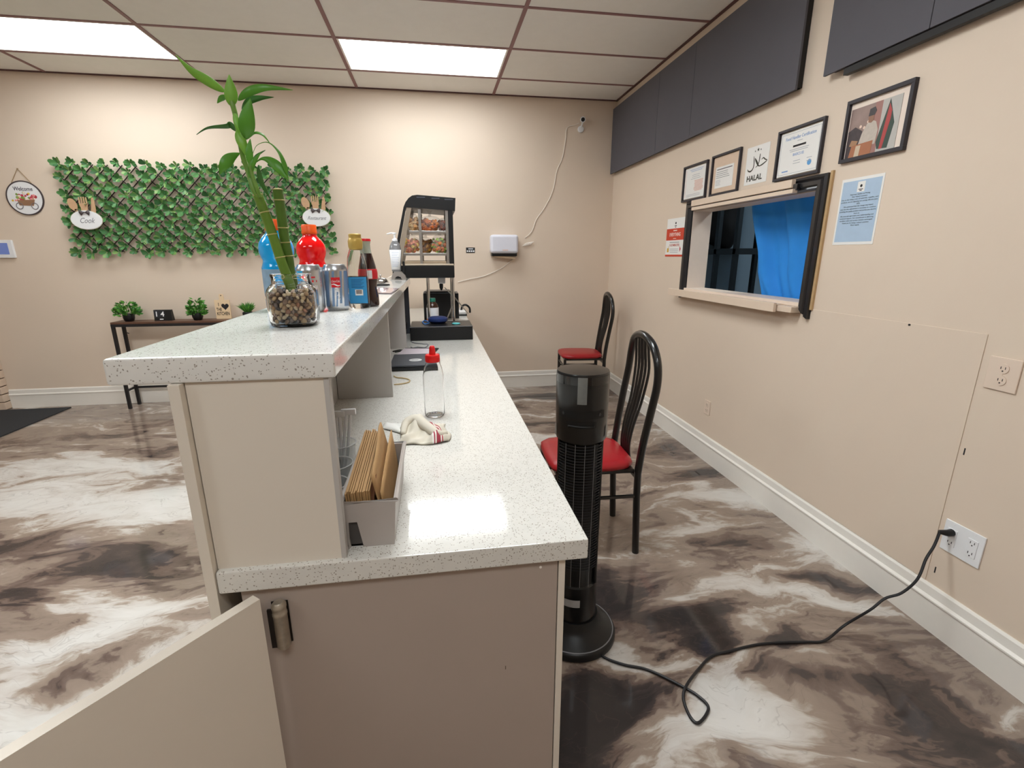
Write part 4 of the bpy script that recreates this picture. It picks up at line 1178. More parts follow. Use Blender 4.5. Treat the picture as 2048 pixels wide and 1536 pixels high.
# near wall with notch
nx0, nx1 = onZ(702, 1090, ZL).x, onZ(729, 1089, ZL).x
nh = onY(710, 1044, ky0).z - ZL
poly = [(kx0 + tpr, 0), (nx0, 0), (nx0 + .001, nh), (nx1 - .008, nh), (nx1, 0), (kx1 - tpr, 0), (kx1, kh), (kx0, kh)]
part('end_wall', MB().prism(poly, (0, ky0 + .0030, ZL), (1, 0, 0), (0, 0, 1), .004), CAD, cad, smooth=False)
part('far_wall', MB().prism([(kx0 + tpr, 0), (kx1 - tpr, 0), (kx1, kh), (kx0, kh)], (0, ky1, ZL), (1, 0, 0), (0, 0, 1), .004), CAD, cad, smooth=False)
part('side_wall', MB().add([(kx1 - tpr, ky0, ZL), (kx1 - tpr, ky1, ZL), (kx1, ky1, ZL + kh), (kx1, ky0, ZL + kh), (kx1 - tpr - .004, ky0, ZL), (kx1 - tpr - .004, ky1, ZL), (kx1 - .004, ky1, ZL + kh), (kx1 - .004, ky0, ZL + kh)], [(0, 1, 2, 3), (7, 6, 5, 4), (3, 2, 6, 7), (0, 4, 5, 1), (0, 3, 7, 4), (1, 5, 6, 2)]), CAD, cad, smooth=False)
part('side_wall', MB().add([(kx0 + tpr, ky0, ZL), (kx0 + tpr, ky1, ZL), (kx0, ky1, ZL + kh), (kx0, ky0, ZL + kh), (kx0 + tpr + .004, ky0, ZL), (kx0 + tpr + .004, ky1, ZL), (kx0 + .004, ky1, ZL + kh), (kx0 + .004, ky0, ZL + kh)], [(3, 2, 1, 0), (4, 5, 6, 7), (7, 6, 2, 3), (1, 5, 4, 0), (4, 7, 3, 0), (2, 6, 5, 1)]), CAD, cad, smooth=False)
part('bin_floor', MB().box((kx0 + tpr, ky0 + .004, ZL + .001), (kx1 - tpr, ky1, ZL + .004)), CAD, cad)
part('notch_dark_block', MB().box((nx0 - .003, ky0 + .004, ZL + .0), (nx1 + .001, ky0 + .03, ZL + nh)), mat('notch_dark', (74, 70, 68), .5), cad)  # dark block filling the notch, standing for its dark inside
rim = MB().tube([(kx0 - .001, ky0 - .001, ZL + kh), (kx1 + .001, ky0 - .001, ZL + kh), (kx1 + .001, ky1 + .001, ZL + kh), (kx0 - .001, ky1 + .001, ZL + kh)], .0042, 8, closed=True)
part('rim', rim, CAD, cad)
KR = mat('kraft_paper', (176, 138, 92), 0.75, var=0.12, vscale=50)
KRD = mat('kraft_paper_edge', (120, 78, 52), 0.8, var=0.15, vscale=50)
zk = ZL + .005
def kraft(x_top, x_bot, y0, y1, ztop0, ztop1, label, th=.0028, grp=None):
    """flat folded bag standing in the bin, leaning; top edge slopes from near to far"""
    q0 = [(x_bot, y0, zk), (x_bot, y1, zk), (x_top, y1, ztop1), (x_top - .004, y0, ztop0)]
    v = [Vector(a_) for a_ in q0] + [Vector(a_) + Vector((th, 0, 0)) for a_ in q0]
    g = MB().add(v, [(3, 2, 1, 0), (4, 5, 6, 7), (0, 1, 5, 4), (1, 2, 6, 5), (2, 3, 7, 6), (3, 0, 4, 7)], 0)
    g.m[-2:] = [0, 0]
    return solo('paper_bag', g, KR, label, 'paper bag', loc=(x_bot, (y0 + y1) / 2, zk), group=grp, smooth=False)
tn = onY(700, 1000, ky0 + .012); tf = onY(735, 870, ky1 - .02)
for i in range(12):
    xb_ = kx0 + .014 + i * .0031
    xt_ = xb_ - .004 + .0005 * i
    kraft(xt_, xb_, ky0 + .012 + .002 * (i % 3), ky1 - .014 - .003 * ((i * 5) % 3), ZL + kh * 1.12 + .0012 * ((i * 7) % 4), ZL + kh * 1.42 + .002 * ((i * 3) % 4), 'folded flat brown paper bag packed upright in the grey caddy', grp='stacked paper bags in the caddy')
# one bag pulled up and opened, pointed towards the top
xo = kx0 + .054
ap = onY(750, 842, ky1 - .055)
def tall(s_, t_):
    y_ = lerp(ky0 + .014, ky1 - .03, s_)
    zt = lerp(ZL + kh * 1.45, ap.z, min(1, s_ * 1.35)) if s_ < .74 else lerp(ap.z, ap.z - .012, (s_ - .74) / .26)
    z_ = lerp(zk, zt, t_)
    x_ = xo + .003 * math.sin(s_ * 3) + .024 * (1 - t_) - .006 * t_ * s_
    return (x_, y_, z_)
solo('paper_bag', MB().grid(tall, 14, 10), KR, 'tall brown paper bag pulled up to a point above the stack', 'paper bag', loc=(xo, (ky0 + ky1) / 2, zk), solid=.003, smooth=True, angle=3)
def flap(s_, t_):
    y_ = lerp(ky0 + .012, ky0 + .035, t_)
    return (xo - .026 + .022 * s_ + .010 * t_, y_, lerp(zk + .03, ZL + kh * (1.0 + .4 * s_), t_ * .9 + .1 * s_))
solo('paper_bag', MB().grid(flap, 8, 8), KRD, 'small dark brown opened bag flap at the notch end of the caddy', 'paper bag', loc=(xo - .02, ky0 + .02, zk), solid=.001, angle=3)
def lean(s_, t_):
    y_ = lerp(ky0 + .012, ky1 - .012, s_)
    z_ = lerp(zk, ZL + kh * (1.12 + .45 * s_ - .15 * s_ * s_), t_)
    return (xo + .014 + .014 * (1 - t_), y_, z_)
solo('paper_bag', MB().grid(lean, 8, 6), KR, 'brown paper bag standing alone on the open side of the caddy', 'paper bag', loc=(xo + .012, (ky0 + ky1) / 2, zk), solid=.002, angle=3)
# plastic cups with stirrers behind the riser edge
CUP = mat('clear_cup_plastic', (244, 245, 245), 0.15, var=0, trans=0.82, ior=1.15)
def cup(c, label, h_=.095, rt=.036, rb_=.025):
    r = thing('plastic_cup', label, 'cup', c)
    part('cup_wall', MB().lathe([(0, .002), (rb_ - .001, .002), (rt - .0015, h_ - .002), (rt - .0005, h_), (rt + .001, h_), (rt + .0012, h_ - .002), (rt, h_ - .004), (rb_, 0), (0, 0)], c, 30), CUP, r, angle=1.0)
    part('rim', MB().tube([Vector(c) + Vector(((rt + .0012) * math.cos(a * math.pi / 12), (rt + .0012) * math.sin(a * math.pi / 12), h_)) for a in range(24)], .0014, 6, closed=True), mat('cup_rim', (232, 232, 232), .2, trans=.3), r)
    return r
y_c = (.868, .965, 1.06)
cx = -.214
cA = Vector((cx + .002, ky0 + .085, ZL)); cB = Vector((cx - .004, cA.y + .085, ZL)); cC = Vector((cx - .012, cB.y + .095, ZL))
cup(cA, 'clear plastic cup of pens squeezed between the caddy and the riser end', .088, .033, .024)
cup(cB, 'clear plastic cup of dark cutlery, the middle cup behind the riser', .092, .034, .025)
cup(cC, 'clear plastic cup of tall white tongs, the one deepest under the bar', .10, .035, .026)
PENM = [mat('pen_grey', (168, 166, 166), .35), mat('pen_white', (222, 220, 216), .35), mat('pen_black', (34, 34, 36), .4)]
def stick(c, ang, lean_, ln, r, m, name, label, cat, grp=None):
    d = Vector((math.cos(ang) * lean_, math.sin(ang) * lean_, 1)).normalized()
    b_ = Vector(c) + Vector((-math.cos(ang) * .008, -math.sin(ang) * .008, .005))
    return solo(name, MB().tube([b_, b_ + d * ln * .93, b_ + d * ln], [r, r, r * .5], 8), m, label, cat, loc=b_, group=grp)
for i, (a, l_) in enumerate(((.3, .10), (1.5, .105), (2.8, .095), (4.2, .10))):
    stick(cA, a, .16, l_, .0042, PENM[i % 2], 'pen', 'slim pale pen standing in the nearest clear cup by the caddy', 'pen', 'pens in the clear cup')
for i, (a, l_) in enumerate(((.2, .10), (1.8, .11), (3.6, .10))):
    stick(cB, a, .15, l_, .005, PENM[2], 'dark_fork', 'dark plastic utensil handle in the middle clear cup', 'utensil', 'dark utensils in the middle cup')
def tong(c, ang, lean_, ln, label):
    r = thing('serving_tongs', label, 'tongs', Vector(c) + Vector((0, 0, .004)))
    d = Vector((math.cos(ang) * lean_, math.sin(ang) * lean_, 1)).normalized()
    s_ = d.cross(Vector((0, 1, 0))).normalized()
    b_ = Vector(c) + Vector((0, 0, .005))
    for k_ in (-1, 1):
        part('arm', MB().tube([b_ + s_ * .002 * k_, b_ + d * ln * .5 + s_ * .005 * k_, b_ + d * ln + s_ * .004 * k_], .0038, 6), WPLAS, r)
    e_ = b_ + d * ln
    part('bridge', MB().box((e_.x - .016, e_.y - .005, e_.z - .006), (e_.x + .016, e_.y + .005, e_.z + .008), .002), WPLAS, r)
    return r
tong(cC, .4, .16, .165, 'white plastic tongs with squared end in the deepest cup')
tong(cC + Vector((-.006, .006, 0)), .2, .04, .160, 'white plastic tongs with slim end beside the squared pair')
tong(cC + Vector((-.02, -.004, 0)), 2.8, .10, .160, 'white plastic tongs leaning against the riser board')

# ================================================================== ON THE RIGHT WALL
RX, RY = Vector((0, -1, 0)), Vector((0, 0, 1))       # reading direction and up on the right wall
def rbox(y0, y1, z0, z1, x_out, th, bev=0.0):
    return MB().box((W - x_out, min(y0, y1), min(z0, z1)), (W - x_out + th, max(y0, y1), max(z0, z1)), bev)
def frame_mb(y0, y1, z0, z1, wd, th):
    m = MB()
    lo, hi = min(y0, y1), max(y0, y1)
    m.box((W - th, lo, z0), (W, hi, z0 + wd), .001).box((W - th, lo, z1 - wd), (W, hi, z1), .001)
    m.box((W - th, lo, z0 + wd), (W, lo + wd, z1 - wd), .001).box((W - th, hi - wd, z0 + wd), (W, hi, z1 - wd), .001)
    return m
DKF = mat('dark_frame_wood', (50, 46, 52), 0.45, var=0.12)
def rp(y, z_, out):
    return Vector((W - out, y, z_))
def lines(root, name, m, y_hi, y_lo, z_, rows_, dz_, out, hgt=.0025, seed=0, jit=.25, centre=True):
    rr = random.Random(seed)
    mb = MB()
    for i in range(rows_):
        L_ = (y_hi - y_lo) * (1 - jit * rr.random())
        c = (y_hi + y_lo) / 2 if centre else y_hi - L_ / 2
        mb.box((W - out - .0004, c - L_ / 2, z_ - i * dz_ - hgt / 2), (W - out, c + L_ / 2, z_ - i * dz_ + hgt / 2))
    return part(name, mb, m, root, smooth=False)
PINKI = mat('salmon_ink', (226, 190, 176), .6)
BLUEI = mat('blue_ink', (128, 158, 204), .6)
PALEI = mat('pale_grey_ink', (176, 178, 184), .6)
# certificate 1
def framed(label, y1, y0, z0, z1, wd=.012):
    r = thing('framed_certificate', label, 'framed certificate', (W, (y0 + y1) / 2, z0))
    part('frame', frame_mb(y0, y1, z0, z1, wd, .016), DKF, r)
    return r
r_ = framed('dark framed certificate with salmon stamps left of the window top', 3.500, 3.185, 1.747, 1.984)
part('paper', rbox(3.482, 3.203, 1.765, 1.966, .006, .005), PAPER, r_, smooth=False)
part('border_line', rbox(3.468, 3.464, 1.775, 1.955, .0064, .0005), PINKI, r_, smooth=False)
lines(r_, 'heading_lines', BLUEI, 3.42, 3.24, 1.950, 2, .010, .0064, seed=1)
lines(r_, 'text_lines', PALEI, 3.40, 3.27, 1.915, 3, .012, .0064, seed=2)
lines(r_, 'stamp_lines', PINKI, 3.35, 3.23, 1.875, 8, .009, .0064, hgt=.006, seed=3)
lines(r_, 'footer_lines', PALEI, 3.45, 3.26, 1.79, 2, .009, .0064, seed=4)
# certificate 2: small paper on a cream backing
r_ = framed('dark framed small typed letter on cream backing above the shutter track', 3.133, 2.828, 1.747, 1.990)
part('backing', rbox(3.117, 2.844, 1.763, 1.974, .005, .004), mat('cream_backing', (222, 196, 172), .6), r_, smooth=False)
part('paper', rbox(3.085, 2.895, 1.790, 1.915, .0065, .0015), PAPER, r_, smooth=False)
lines(r_, 'heading_lines', INK, 3.075, 2.905, 1.900, 1, .01, .0069, hgt=.004, seed=5, jit=.05)
lines(r_, 'text_lines', GREYINK, 3.075, 2.92, 1.884, 4, .011, .0069, seed=6, centre=False)
lines(r_, 'list_lines', PALEI, 3.075, 3.02, 1.835, 4, .009, .0069, seed=7, centre=False)
# halal sign
hy1, hy0, hz0, hz1 = 2.780, 2.583, 1.769, 1.969
r_ = thing('halal_sign', 'white paper sign with black calligraphy and the word HALAL', 'sign', (W, (hy0 + hy1) / 2, hz0))
part('sheet', rbox(hy1, hy0, hz0, hz1, .0015, .0015), PAPER, r_, smooth=False)
def hp_(x, y):
    return Vector((W - .0022, hy1 - x * (hy1 - hy0), hz0 + y * (hz1 - hz0)))
OLIVE = mat('olive_black_ink', (56, 54, 40), .6)
def stroke(pts, ws):
    P_ = smooth_path([hp_(x, y) for x, y in pts], 5)
    rs_ = []
    for i in range(len(P_)):
        t = i / (len(P_) - 1) * (len(ws) - 1); a = min(int(t), len(ws) - 2)
        rs_.append(lerp(ws[a], ws[a + 1], t - a))
    vs_, fs = [], []
    for i, c in enumerate(P_):
        a = P_[max(i - 1, 0)]; b = P_[min(i + 1, len(P_) - 1)]
        d = (b - a).normalized(); s_ = Vector((1, 0, 0)).cross(d).normalized()
        vs_ += [c - s_ * rs_[i], c + s_ * rs_[i]]
        if i: fs.append((2 * i - 2, 2 * i - 1, 2 * i + 1, 2 * i))
    return MB().add(vs_, fs)
cal = merge(stroke([(.34, .74), (.37, .62), (.38, .50), (.34, .40), (.24, .355), (.14, .385), (.11, .43)], [.001, .0035, .003, .003, .004, .003, .001]),
            stroke([(.40, .68), (.45, .62), (.52, .54), (.58, .47), (.64, .44)], [.001, .005, .006, .004, .002]),
            stroke([(.62, .76), (.61, .66), (.60, .56), (.55, .47), (.47, .43)], [.002, .003, .0025, .0025, .001]),
            stroke([(.70, .60), (.78, .63), (.86, .58), (.94, .545), (.86, .50), (.74, .46), (.62, .44)], [.001, .003, .003, .002, .003, .0035, .002]))
part('calligraphy', cal, OLIVE, r_, solid=.0006, smooth=False)
def star(x, y, R_):
    c = hp_(x, y)
    poly = []
    for i in range(10):
        a = math.pi / 2 + i * math.pi / 5; q_ = R_ if i % 2 == 0 else R_ * .42
        poly.append((q_ * math.cos(a), q_ * math.sin(a)))
    return MB().prism(poly, c, RX, RY, .0004)
for (x, y, R_) in ((.38, .865, .0055), (.51, .885, .010), (.63, .87, .0055)):
    part('star', star(x, y, R_), OLIVE, r_, smooth=False)
part('lettering', text_mb('HALAL', .042, hp_(.46, .155), RX, RY, width=.135, bold=.0009), OLIVE, r_, smooth=False)
# food handler certificate
y1, y0, z0, z1 = 2.509, 2.193, 1.753, 1.995
r_ = framed('dark framed food handler certificate with a blue seal', y1, y0, z0, z1)
part('paper', rbox(y1 - .018, y0 + .018, z0 + .018, z1 - .018, .006, .005), PAPER, r_, smooth=False)
yc = (y0 + y1) / 2
bl_ = MB()
for (a, b, c, d) in ((y0 + .026, y1 - .026, z0 + .026, z0 + .0275), (y0 + .026, y1 - .026, z1 - .0275, z1 - .026), (y0 + .026, y0 + .0275, z0 + .026, z1 - .026), (y1 - .0275, y1 - .026, z0 + .026, z1 - .026)):
    bl_.box((W - .0065, a, c), (W - .006, b, d))
part('border_line', bl_, PALEI, r_, smooth=False)
part('lettering', text_mb('Food Handler Certification', .022, rp(yc, z1 - .050, .0062), RX, RY, width=.205), BLUEI, r_, smooth=False)
lines(r_, 'presented_line', PALEI, yc + .018, yc - .018, z1 - .068, 1, .01, .0064, seed=1)
lines(r_, 'name_line', INK, yc + .045, yc - .045, z1 - .090, 1, .01, .0064, hgt=.009, seed=2, jit=.02)
lines(r_, 'text_lines', PALEI, yc + .07, yc - .07, z1 - .105, 2, .008, .0064, seed=3)
part('lettering', text_mb('BASICS 02', .018, rp(yc, z1 - .130, .0062), RX, RY, width=.075), BLUEI, r_, smooth=False)
lines(r_, 'date_lines', PALEI, yc + .03, yc - .02, z1 - .160, 2, .012, .0064, seed=4)
lines(r_, 'date_lines', PALEI, yc - .06, yc - .10, z1 - .160, 2, .014, .0064, seed=5)
lines(r_, 'issuer_line', BLUEI, yc + .11, yc + .055, z0 + .040, 1, .01, .0064, hgt=.006, seed=6)
part('seal', MB().lathe([(.0135, 0), (.0135, .0006), (0, .0006)], rp(yc - .083, z0 + .060, .006), 24, axis=(-1, 0, 0)), mat('seal_blue', (96, 160, 214), .5), r_)
# framed photograph of a speaker at a lectern
y1, y0, z0, z1 = 2.073, 1.764, 1.770, 2.018
r_ = thing('framed_photo', 'dark framed photo of a person speaking at a lectern beside a flag', 'framed photo', (W, (y0 + y1) / 2, z0))
part('frame', frame_mb(y0, y1, z0, z1, .015, .018), DKF, r_)
part('mat_board', rbox(y1 - .015, y0 + .015, z0 + .015, z1 - .015, .005, .004), mat('cream_mat', (236, 220, 206), .6), r_, smooth=False)
py1, py0, pz0, pz1 = y1 - .020, y0 + .050, z0 + .016, z1 - .038
pho = part('photo_print', rbox(py1, py0, pz0, pz1, .0062, .001), mat('photo_mauve', (150, 126, 118), .4, var=0.35, vscale=18), r_, smooth=False)
def ph(poly, m, name, out=.0064):
    o_ = Vector((W - out, py1, pz0)); w2, h2 = py1 - py0, pz1 - pz0
    return part(name, MB().prism([(x * w2, y * h2) for x, y in poly], o_, RX, RY, .0003), m, pho, smooth=False)
ph([(.0, 0), (.0, .55), (.14, .62), (.30, .50), (.30, 0)], mat('photo_dark', (72, 62, 64), .5, var=.3, vscale=60), 'photo_crowd')
ph([(.06, .25), (.20, .20), (.24, .32), (.10, .36)], mat('photo_amber', (168, 128, 96), .5), 'photo_crowd_light', .0068)
ph([(.50, .0), (.50, 1), (.64, 1), (.64, .0)], mat('photo_rose', (164, 120, 112), .5), 'photo_drape')
ph([(.64, .3), (.64, 1), (1, 1), (1, .0), (.64, .0)], mat('photo_pale', (190, 186, 180), .5), 'photo_wall')
ph([(.24, .18), (.30, .45), (.38, .62), (.46, .68), (.56, .62), (.62, .45), (.60, .18)], mat('photo_white_robe', (196, 184, 172), .5, var=.15, vscale=80), 'photo_robe', .0068)
ph([(.40, .64), (.39, .76), (.44, .82), (.50, .78), (.51, .66), (.46, .62)], mat('photo_skin', (150, 112, 92), .5), 'photo_head', .0071)
ph([(.39, .76), (.40, .90), (.50, .92), (.54, .84), (.51, .76)], mat('photo_cap', (74, 70, 72), .5), 'photo_cap', .0074)
ph([(.78, .98), (.62, .20), (.66, .06), (.86, .04), (.92, .5)], mat('photo_green', (62, 78, 70), .5), 'photo_flag_green', .0068)
ph([(.78, .90), (.70, .05), (.76, .05), (.84, .60), (.84, .75)], mat('photo_red', (178, 74, 74), .5), 'photo_flag_red', .0071)
ph([(.08, .0), (.12, .24), (.56, .26), (.54, .0)], mat('photo_lectern', (172, 112, 80), .5), 'photo_lectern', .0074)
ph([(.20, .0), (.22, .22), (.32, .22), (.30, .0)], mat('photo_lectern_front', (206, 186, 160), .5), 'photo_lectern_front', .0077)
for (x, y) in ((.25, .60), (.33, .56), (.40, .66)):
    c = Vector((W - .0068, py1 - x * (py1 - py0), pz0 + y * (pz1 - pz0)))
    part('photo_light', MB().lathe([(.006, 0), (.006, .0003), (0, .0003)], c, 12, axis=(-1, 0, 0)), mat('photo_glow', (240, 214, 196), .5), pho)
# pricing notice
y1, y0, z0, z1 = 2.048, 1.835, 1.423, 1.700
r_ = thing('pricing_notice', 'white bordered pale blue pricing notice taped below the framed photo', 'notice', (W, (y0 + y1) / 2, z0))
part('sheet', rbox(y1, y0, z0, z1, .0015, .0015), PAPER, r_, smooth=False)
blf = part('blue_field', rbox(y1 - .009, y0 + .009, z0 + .012, z1 - .012, .0020, .0006), mat('pale_blue_print', (176, 198, 220), .6), r_, smooth=False)
yc = (y0 + y1) / 2
part('logo_patch', rbox(yc + .019, yc - .019, z1 - .060, z1 - .018, .0025, .0005), PAPER, r_, smooth=False)
part('logo_mark', merge(MB().lathe([(.006, 0), (.006, .0004), (0, .0004)], rp(yc, z1 - .036, .0025), 14, axis=(-1, 0, 0)), MB().box((W - .0029, yc - .011, z1 - .051), (W - .0025, yc + .011, z1 - .048)), MB().box((W - .0029, yc - .006, z1 - .056), (W - .0025, yc + .006, z1 - .053))), INK, r_, smooth=False)
TXT = ['Important Update on Pricing', 'Dear Valued Customers', 'Due to the rising costs of materials, supplies, and', 'products, we are adjusting our pricing effective June', '2025.', 'We understand that this change may impact', 'you, but this adjustment is necessary to continue', 'providing the quality products and service you deserve', 'from us.', 'We sincerely appreciate your understanding and', 'continued support. Our commitment to delivering', 'excellent value and service remains unchanged.', 'Thank you for being a valued customer.', 'Warm regards']
mb = MB()
for i, t in enumerate(TXT):
    zz = z1 - .068 - i * .0098
    mb = merge(mb, text_mb(t, .0078, rp(yc, zz, .0021), RX, RY, depth=.0004, width=min(.185, .0037 * len(t))))
part('lettering', mb, mat('dark_grey_ink', (70, 74, 84), .6), blf, smooth=False)
# red and white kitchen notice
y1, y0, z0, z1 = 3.713, 3.437, 1.368, 1.647
r_ = thing('kitchen_notice', 'red and white waiting time notice beside the window', 'notice', (W, (y0 + y1) / 2, z0))
part('sheet', rbox(y1, y0, z0, z1, .0015, .0015), PAPER, r_, smooth=False)
ORED = mat('orange_red_print', (206, 64, 36), .5)
part('red_block', rbox(y1, y0, z0 + .120, z0 + .205, .002, .0006), ORED, r_, smooth=False)
part('red_foot', rbox(y1, y0, z0, z0 + .014, .002, .0006), ORED, r_, smooth=False)
yc = (y0 + y1) / 2
part('logo_mark', merge(MB().lathe([(.009, 0), (.009, .0004), (0, .0004)], rp(yc, z1 - .036, .0016), 12, axis=(-1, 0, 0)), MB().box((W - .0021, yc - .016, z1 - .058), (W - .0016, yc + .016, z1 - .053)), MB().box((W - .0021, yc - .009, z1 - .068), (W - .0016, yc + .009, z1 - .063))), INK, r_, smooth=False)
LW = mat('pale_pink_ink', (246, 222, 214), .6)
part('lettering', text_mb('EVERYTHING', .036, rp(yc, z0 + .160, .0021), RX, RY, width=.17, bold=.0004), LW, r_, smooth=False)
lines(r_, 'heading_line', LW, yc + .03, yc - .03, z0 + .190, 1, .01, .0022, hgt=.008, seed=1)
lines(r_, 'sub_line', LW, yc + .03, yc - .03, z0 + .132, 1, .01, .0022, hgt=.004, seed=2)
lines(r_, 'wait_line', GREYINK, yc + .08, yc - .08, z0 + .104, 1, .01, .0017, hgt=.004, seed=3)
part('lettering', text_mb('15-20 MINUTES', .024, rp(yc, z0 + .083, .0017), RX, RY, width=.155, bold=.0003), mat('dull_red_ink', (196, 96, 84), .6), r_, smooth=False)
lines(r_, 'small_lines', PALEI, yc + .07, yc - .07, z0 + .055, 3, .012, .0017, hgt=.004, seed=4)
part('drink_icon', merge(MB().box((W - .0021, y1 - .055, z0 + .032), (W - .0016, y1 - .028, z0 + .062)), MB().box((W - .0021, y1 - .052, z0 + .062), (W - .0016, y1 - .047, z0 + .078))), mat('mustard_print', (206, 160, 40), .6), r_, smooth=False)
part('fries_icon', MB().prism([(0, -.022), (.018, 0), (0, .022)], rp(y0 + .05, z0 + .055, .0016), RX, RY, .0004), mat('crimson_print', (190, 40, 50), .6), r_, smooth=False)

# black boards along the top of the wall
FELT = mat('charcoal_felt', (92, 90, 96), 0.85, var=0.05, vscale=8, bump=0.15, bscale=350)
XB = W - .045
zb0, zb1_ = 2.155, 2.735
def board_run(label, ys, z0_, z1_):
    r = thing('black_wall_panel', label, 'wall panel', (W, (ys[0] + ys[-1]) / 2, z0_))
    for a, b in zip(ys, ys[1:]):
        part('board', MB().box((XB, b + .0012, z0_), (XB + .012, a - .0012, z1_), .0015), FELT, r)
    part('batten', MB().box((XB + .012, ys[-1] + .02, z0_ + .012), (W, ys[0] - .02, z0_ + .04)), BLACKF, r)
    part('batten', MB().box((XB + .012, ys[-1] + .02, z1_ - .05), (W, ys[0] - .02, z1_ - .02)), BLACKF, r)
    part('end_block', MB().box((XB + .012, ys[-1] + .012, z0_ + .012), (W, ys[-1] + .04, z1_ - .02)), BLACKF, r)
    return r
k_ = XB / W
board_run('long charcoal wall panel with two seams running into the back corner', [4.955, 4.048 * k_, 3.495 * k_, 2.446 * k_], zb0, zb1_)
board_run('charcoal wall panel above the framed photo', [2.268 * k_, 1.766 * k_, .95], 2.155, 2.735)
part('bottom_rail', MB().box((XB + .006, .97, 2.125), (XB + .03, 2.10, 2.152), .002), BLACKF, [o for o in COL.objects if o.name.startswith('black_wall_panel')][-1])

# outlets on the right wall
IVORY = mat('ivory_plate', (228, 208, 190), 0.4, var=0.02)
HOLE = mat('socket_slot', (40, 32, 30), .6)
def plate(name, label, y0, y1, z0, z1, m, gangs, decora=False, cat='outlet'):
    r = thing(name, label, cat, (W, (y0 + y1) / 2, z0))
    cpl = part('cover_plate', MB().box((W - .006, y0, z0), (W, y1, z1), .0025), m, r)
    zc = (z0 + z1) / 2
    for yc in gangs:
        if decora:
            part('receptacle_face', MB().box((W - .0085, yc - .0165, zc - .033), (W - .005, yc + .0165, zc + .033), .001), m, r)
        for s_ in (-1, 1):
            c = Vector((W - .0085, yc, zc + s_ * .0195))
            if not decora:
                part('receptacle_face', MB().lathe([(.0165, 0), (.0165, .003), (0, .003)], Vector((W - .0055, yc, c.z)), 20, axis=(-1, 0, 0)), m, r)
            sl = MB().box((c.x - .0006, yc - .0075, c.z - .002), (c.x + .0004, yc - .0055, c.z + .006)).box((c.x - .0006, yc + .0055, c.z - .002), (c.x + .0004, yc + .0075, c.z + .006))
            sl.lathe([(.0024, 0), (.0024, .0006), (0, .0006)], Vector((c.x + .0002, yc, c.z - .008)), 10, axis=(-1, 0, 0))
            part('slots', sl, HOLE, cpl, smooth=False)
        part('screw', MB().lathe([(.003, 0), (.0028, .001), (0, .0012)], Vector((W - .006, yc, zc if not decora else z1 - .008)), 10, axis=(-1, 0, 0)), m, r)
    return r
plate('wall_outlet', 'ivory outlet plate beside the upper corner of the seam', 1.206, 1.300, .950, 1.058, IVORY, [1.253])
dbl = plate('wall_outlet', 'white two-gang outlet plate with a black plug in it', 1.172, 1.305, .333, .453, WPLAS, [1.274, 1.205], True)
plate('wall_outlet', 'small ivory outlet low on the wall under the window ledge', 2.866, 2.936, .322, .420, IVORY, [2.901])

# ================================================================== ON THE BACK WALL
BX, BY = Vector((1, 0, 0)), Vector((0, 0, 1))
# artificial hedge panel: lattice slats and leaf clusters
hx0, hx1, hz0, hz1 = -3.09, -.935, 1.405, 2.125
hed = thing('hedge_panel', 'artificial green leaf hedge on an expanding willow lattice', 'hedge panel', ((hx0 + hx1) / 2, D - .02, hz0))
SLAT = mat('dark_willow', (58, 46, 44), .7)
LFA = mat('hedge_leaf', (84, 136, 76), .45, var=.3, vscale=25)
LFB = mat('hedge_leaf_tip', (140, 176, 102), .45, var=.2, vscale=25)
LFD = mat('hedge_leaf_deep', (58, 108, 62), .45, var=.3, vscale=25)
hw, hh = hx1 - hx0, hz1 - hz0
NC = 19
sp = hw / NC
for d_ in (1, -1):
    for k_ in range(-7, NC + 1):
        # slat runs up and across the panel height
        run = hh / 1.0 * .98
        xa = hx0 + k_ * sp; xb_ = xa + run
        if d_ < 0: xa, xb_ = xb_, xa
        za, zb_ = hz0, hz1
        # clip to the panel width
        def clip(xa, za, xb_, zb_):
            t0, t1 = 0.0, 1.0
            for lim, sgn in ((hx0, 1), (hx1, -1)):
                fa_ = (xa - lim) * sgn; fb_ = (xb_ - lim) * sgn
                if fa_ < 0 and fb_ < 0: return None
                if fa_ < 0: t0 = max(t0, fa_ / (fa_ - fb_))
                if fb_ < 0: t1 = min(t1, fa_ / (fa_ - fb_))
            if t1 - t0 < .04: return None
            return lerp(xa, xb_, t0), lerp(za, zb_, t0), lerp(xa, xb_, t1), lerp(za, zb_, t1)
        c = clip(xa, za, xb_, zb_)
        if not c: continue
        yy = D - .012 if d_ > 0 else D - .020
        part('slat', MB().tube([(c[0], yy, c[1]), (c[2], yy, c[3])], .0042, 6, flat=1.0), SLAT, hed)
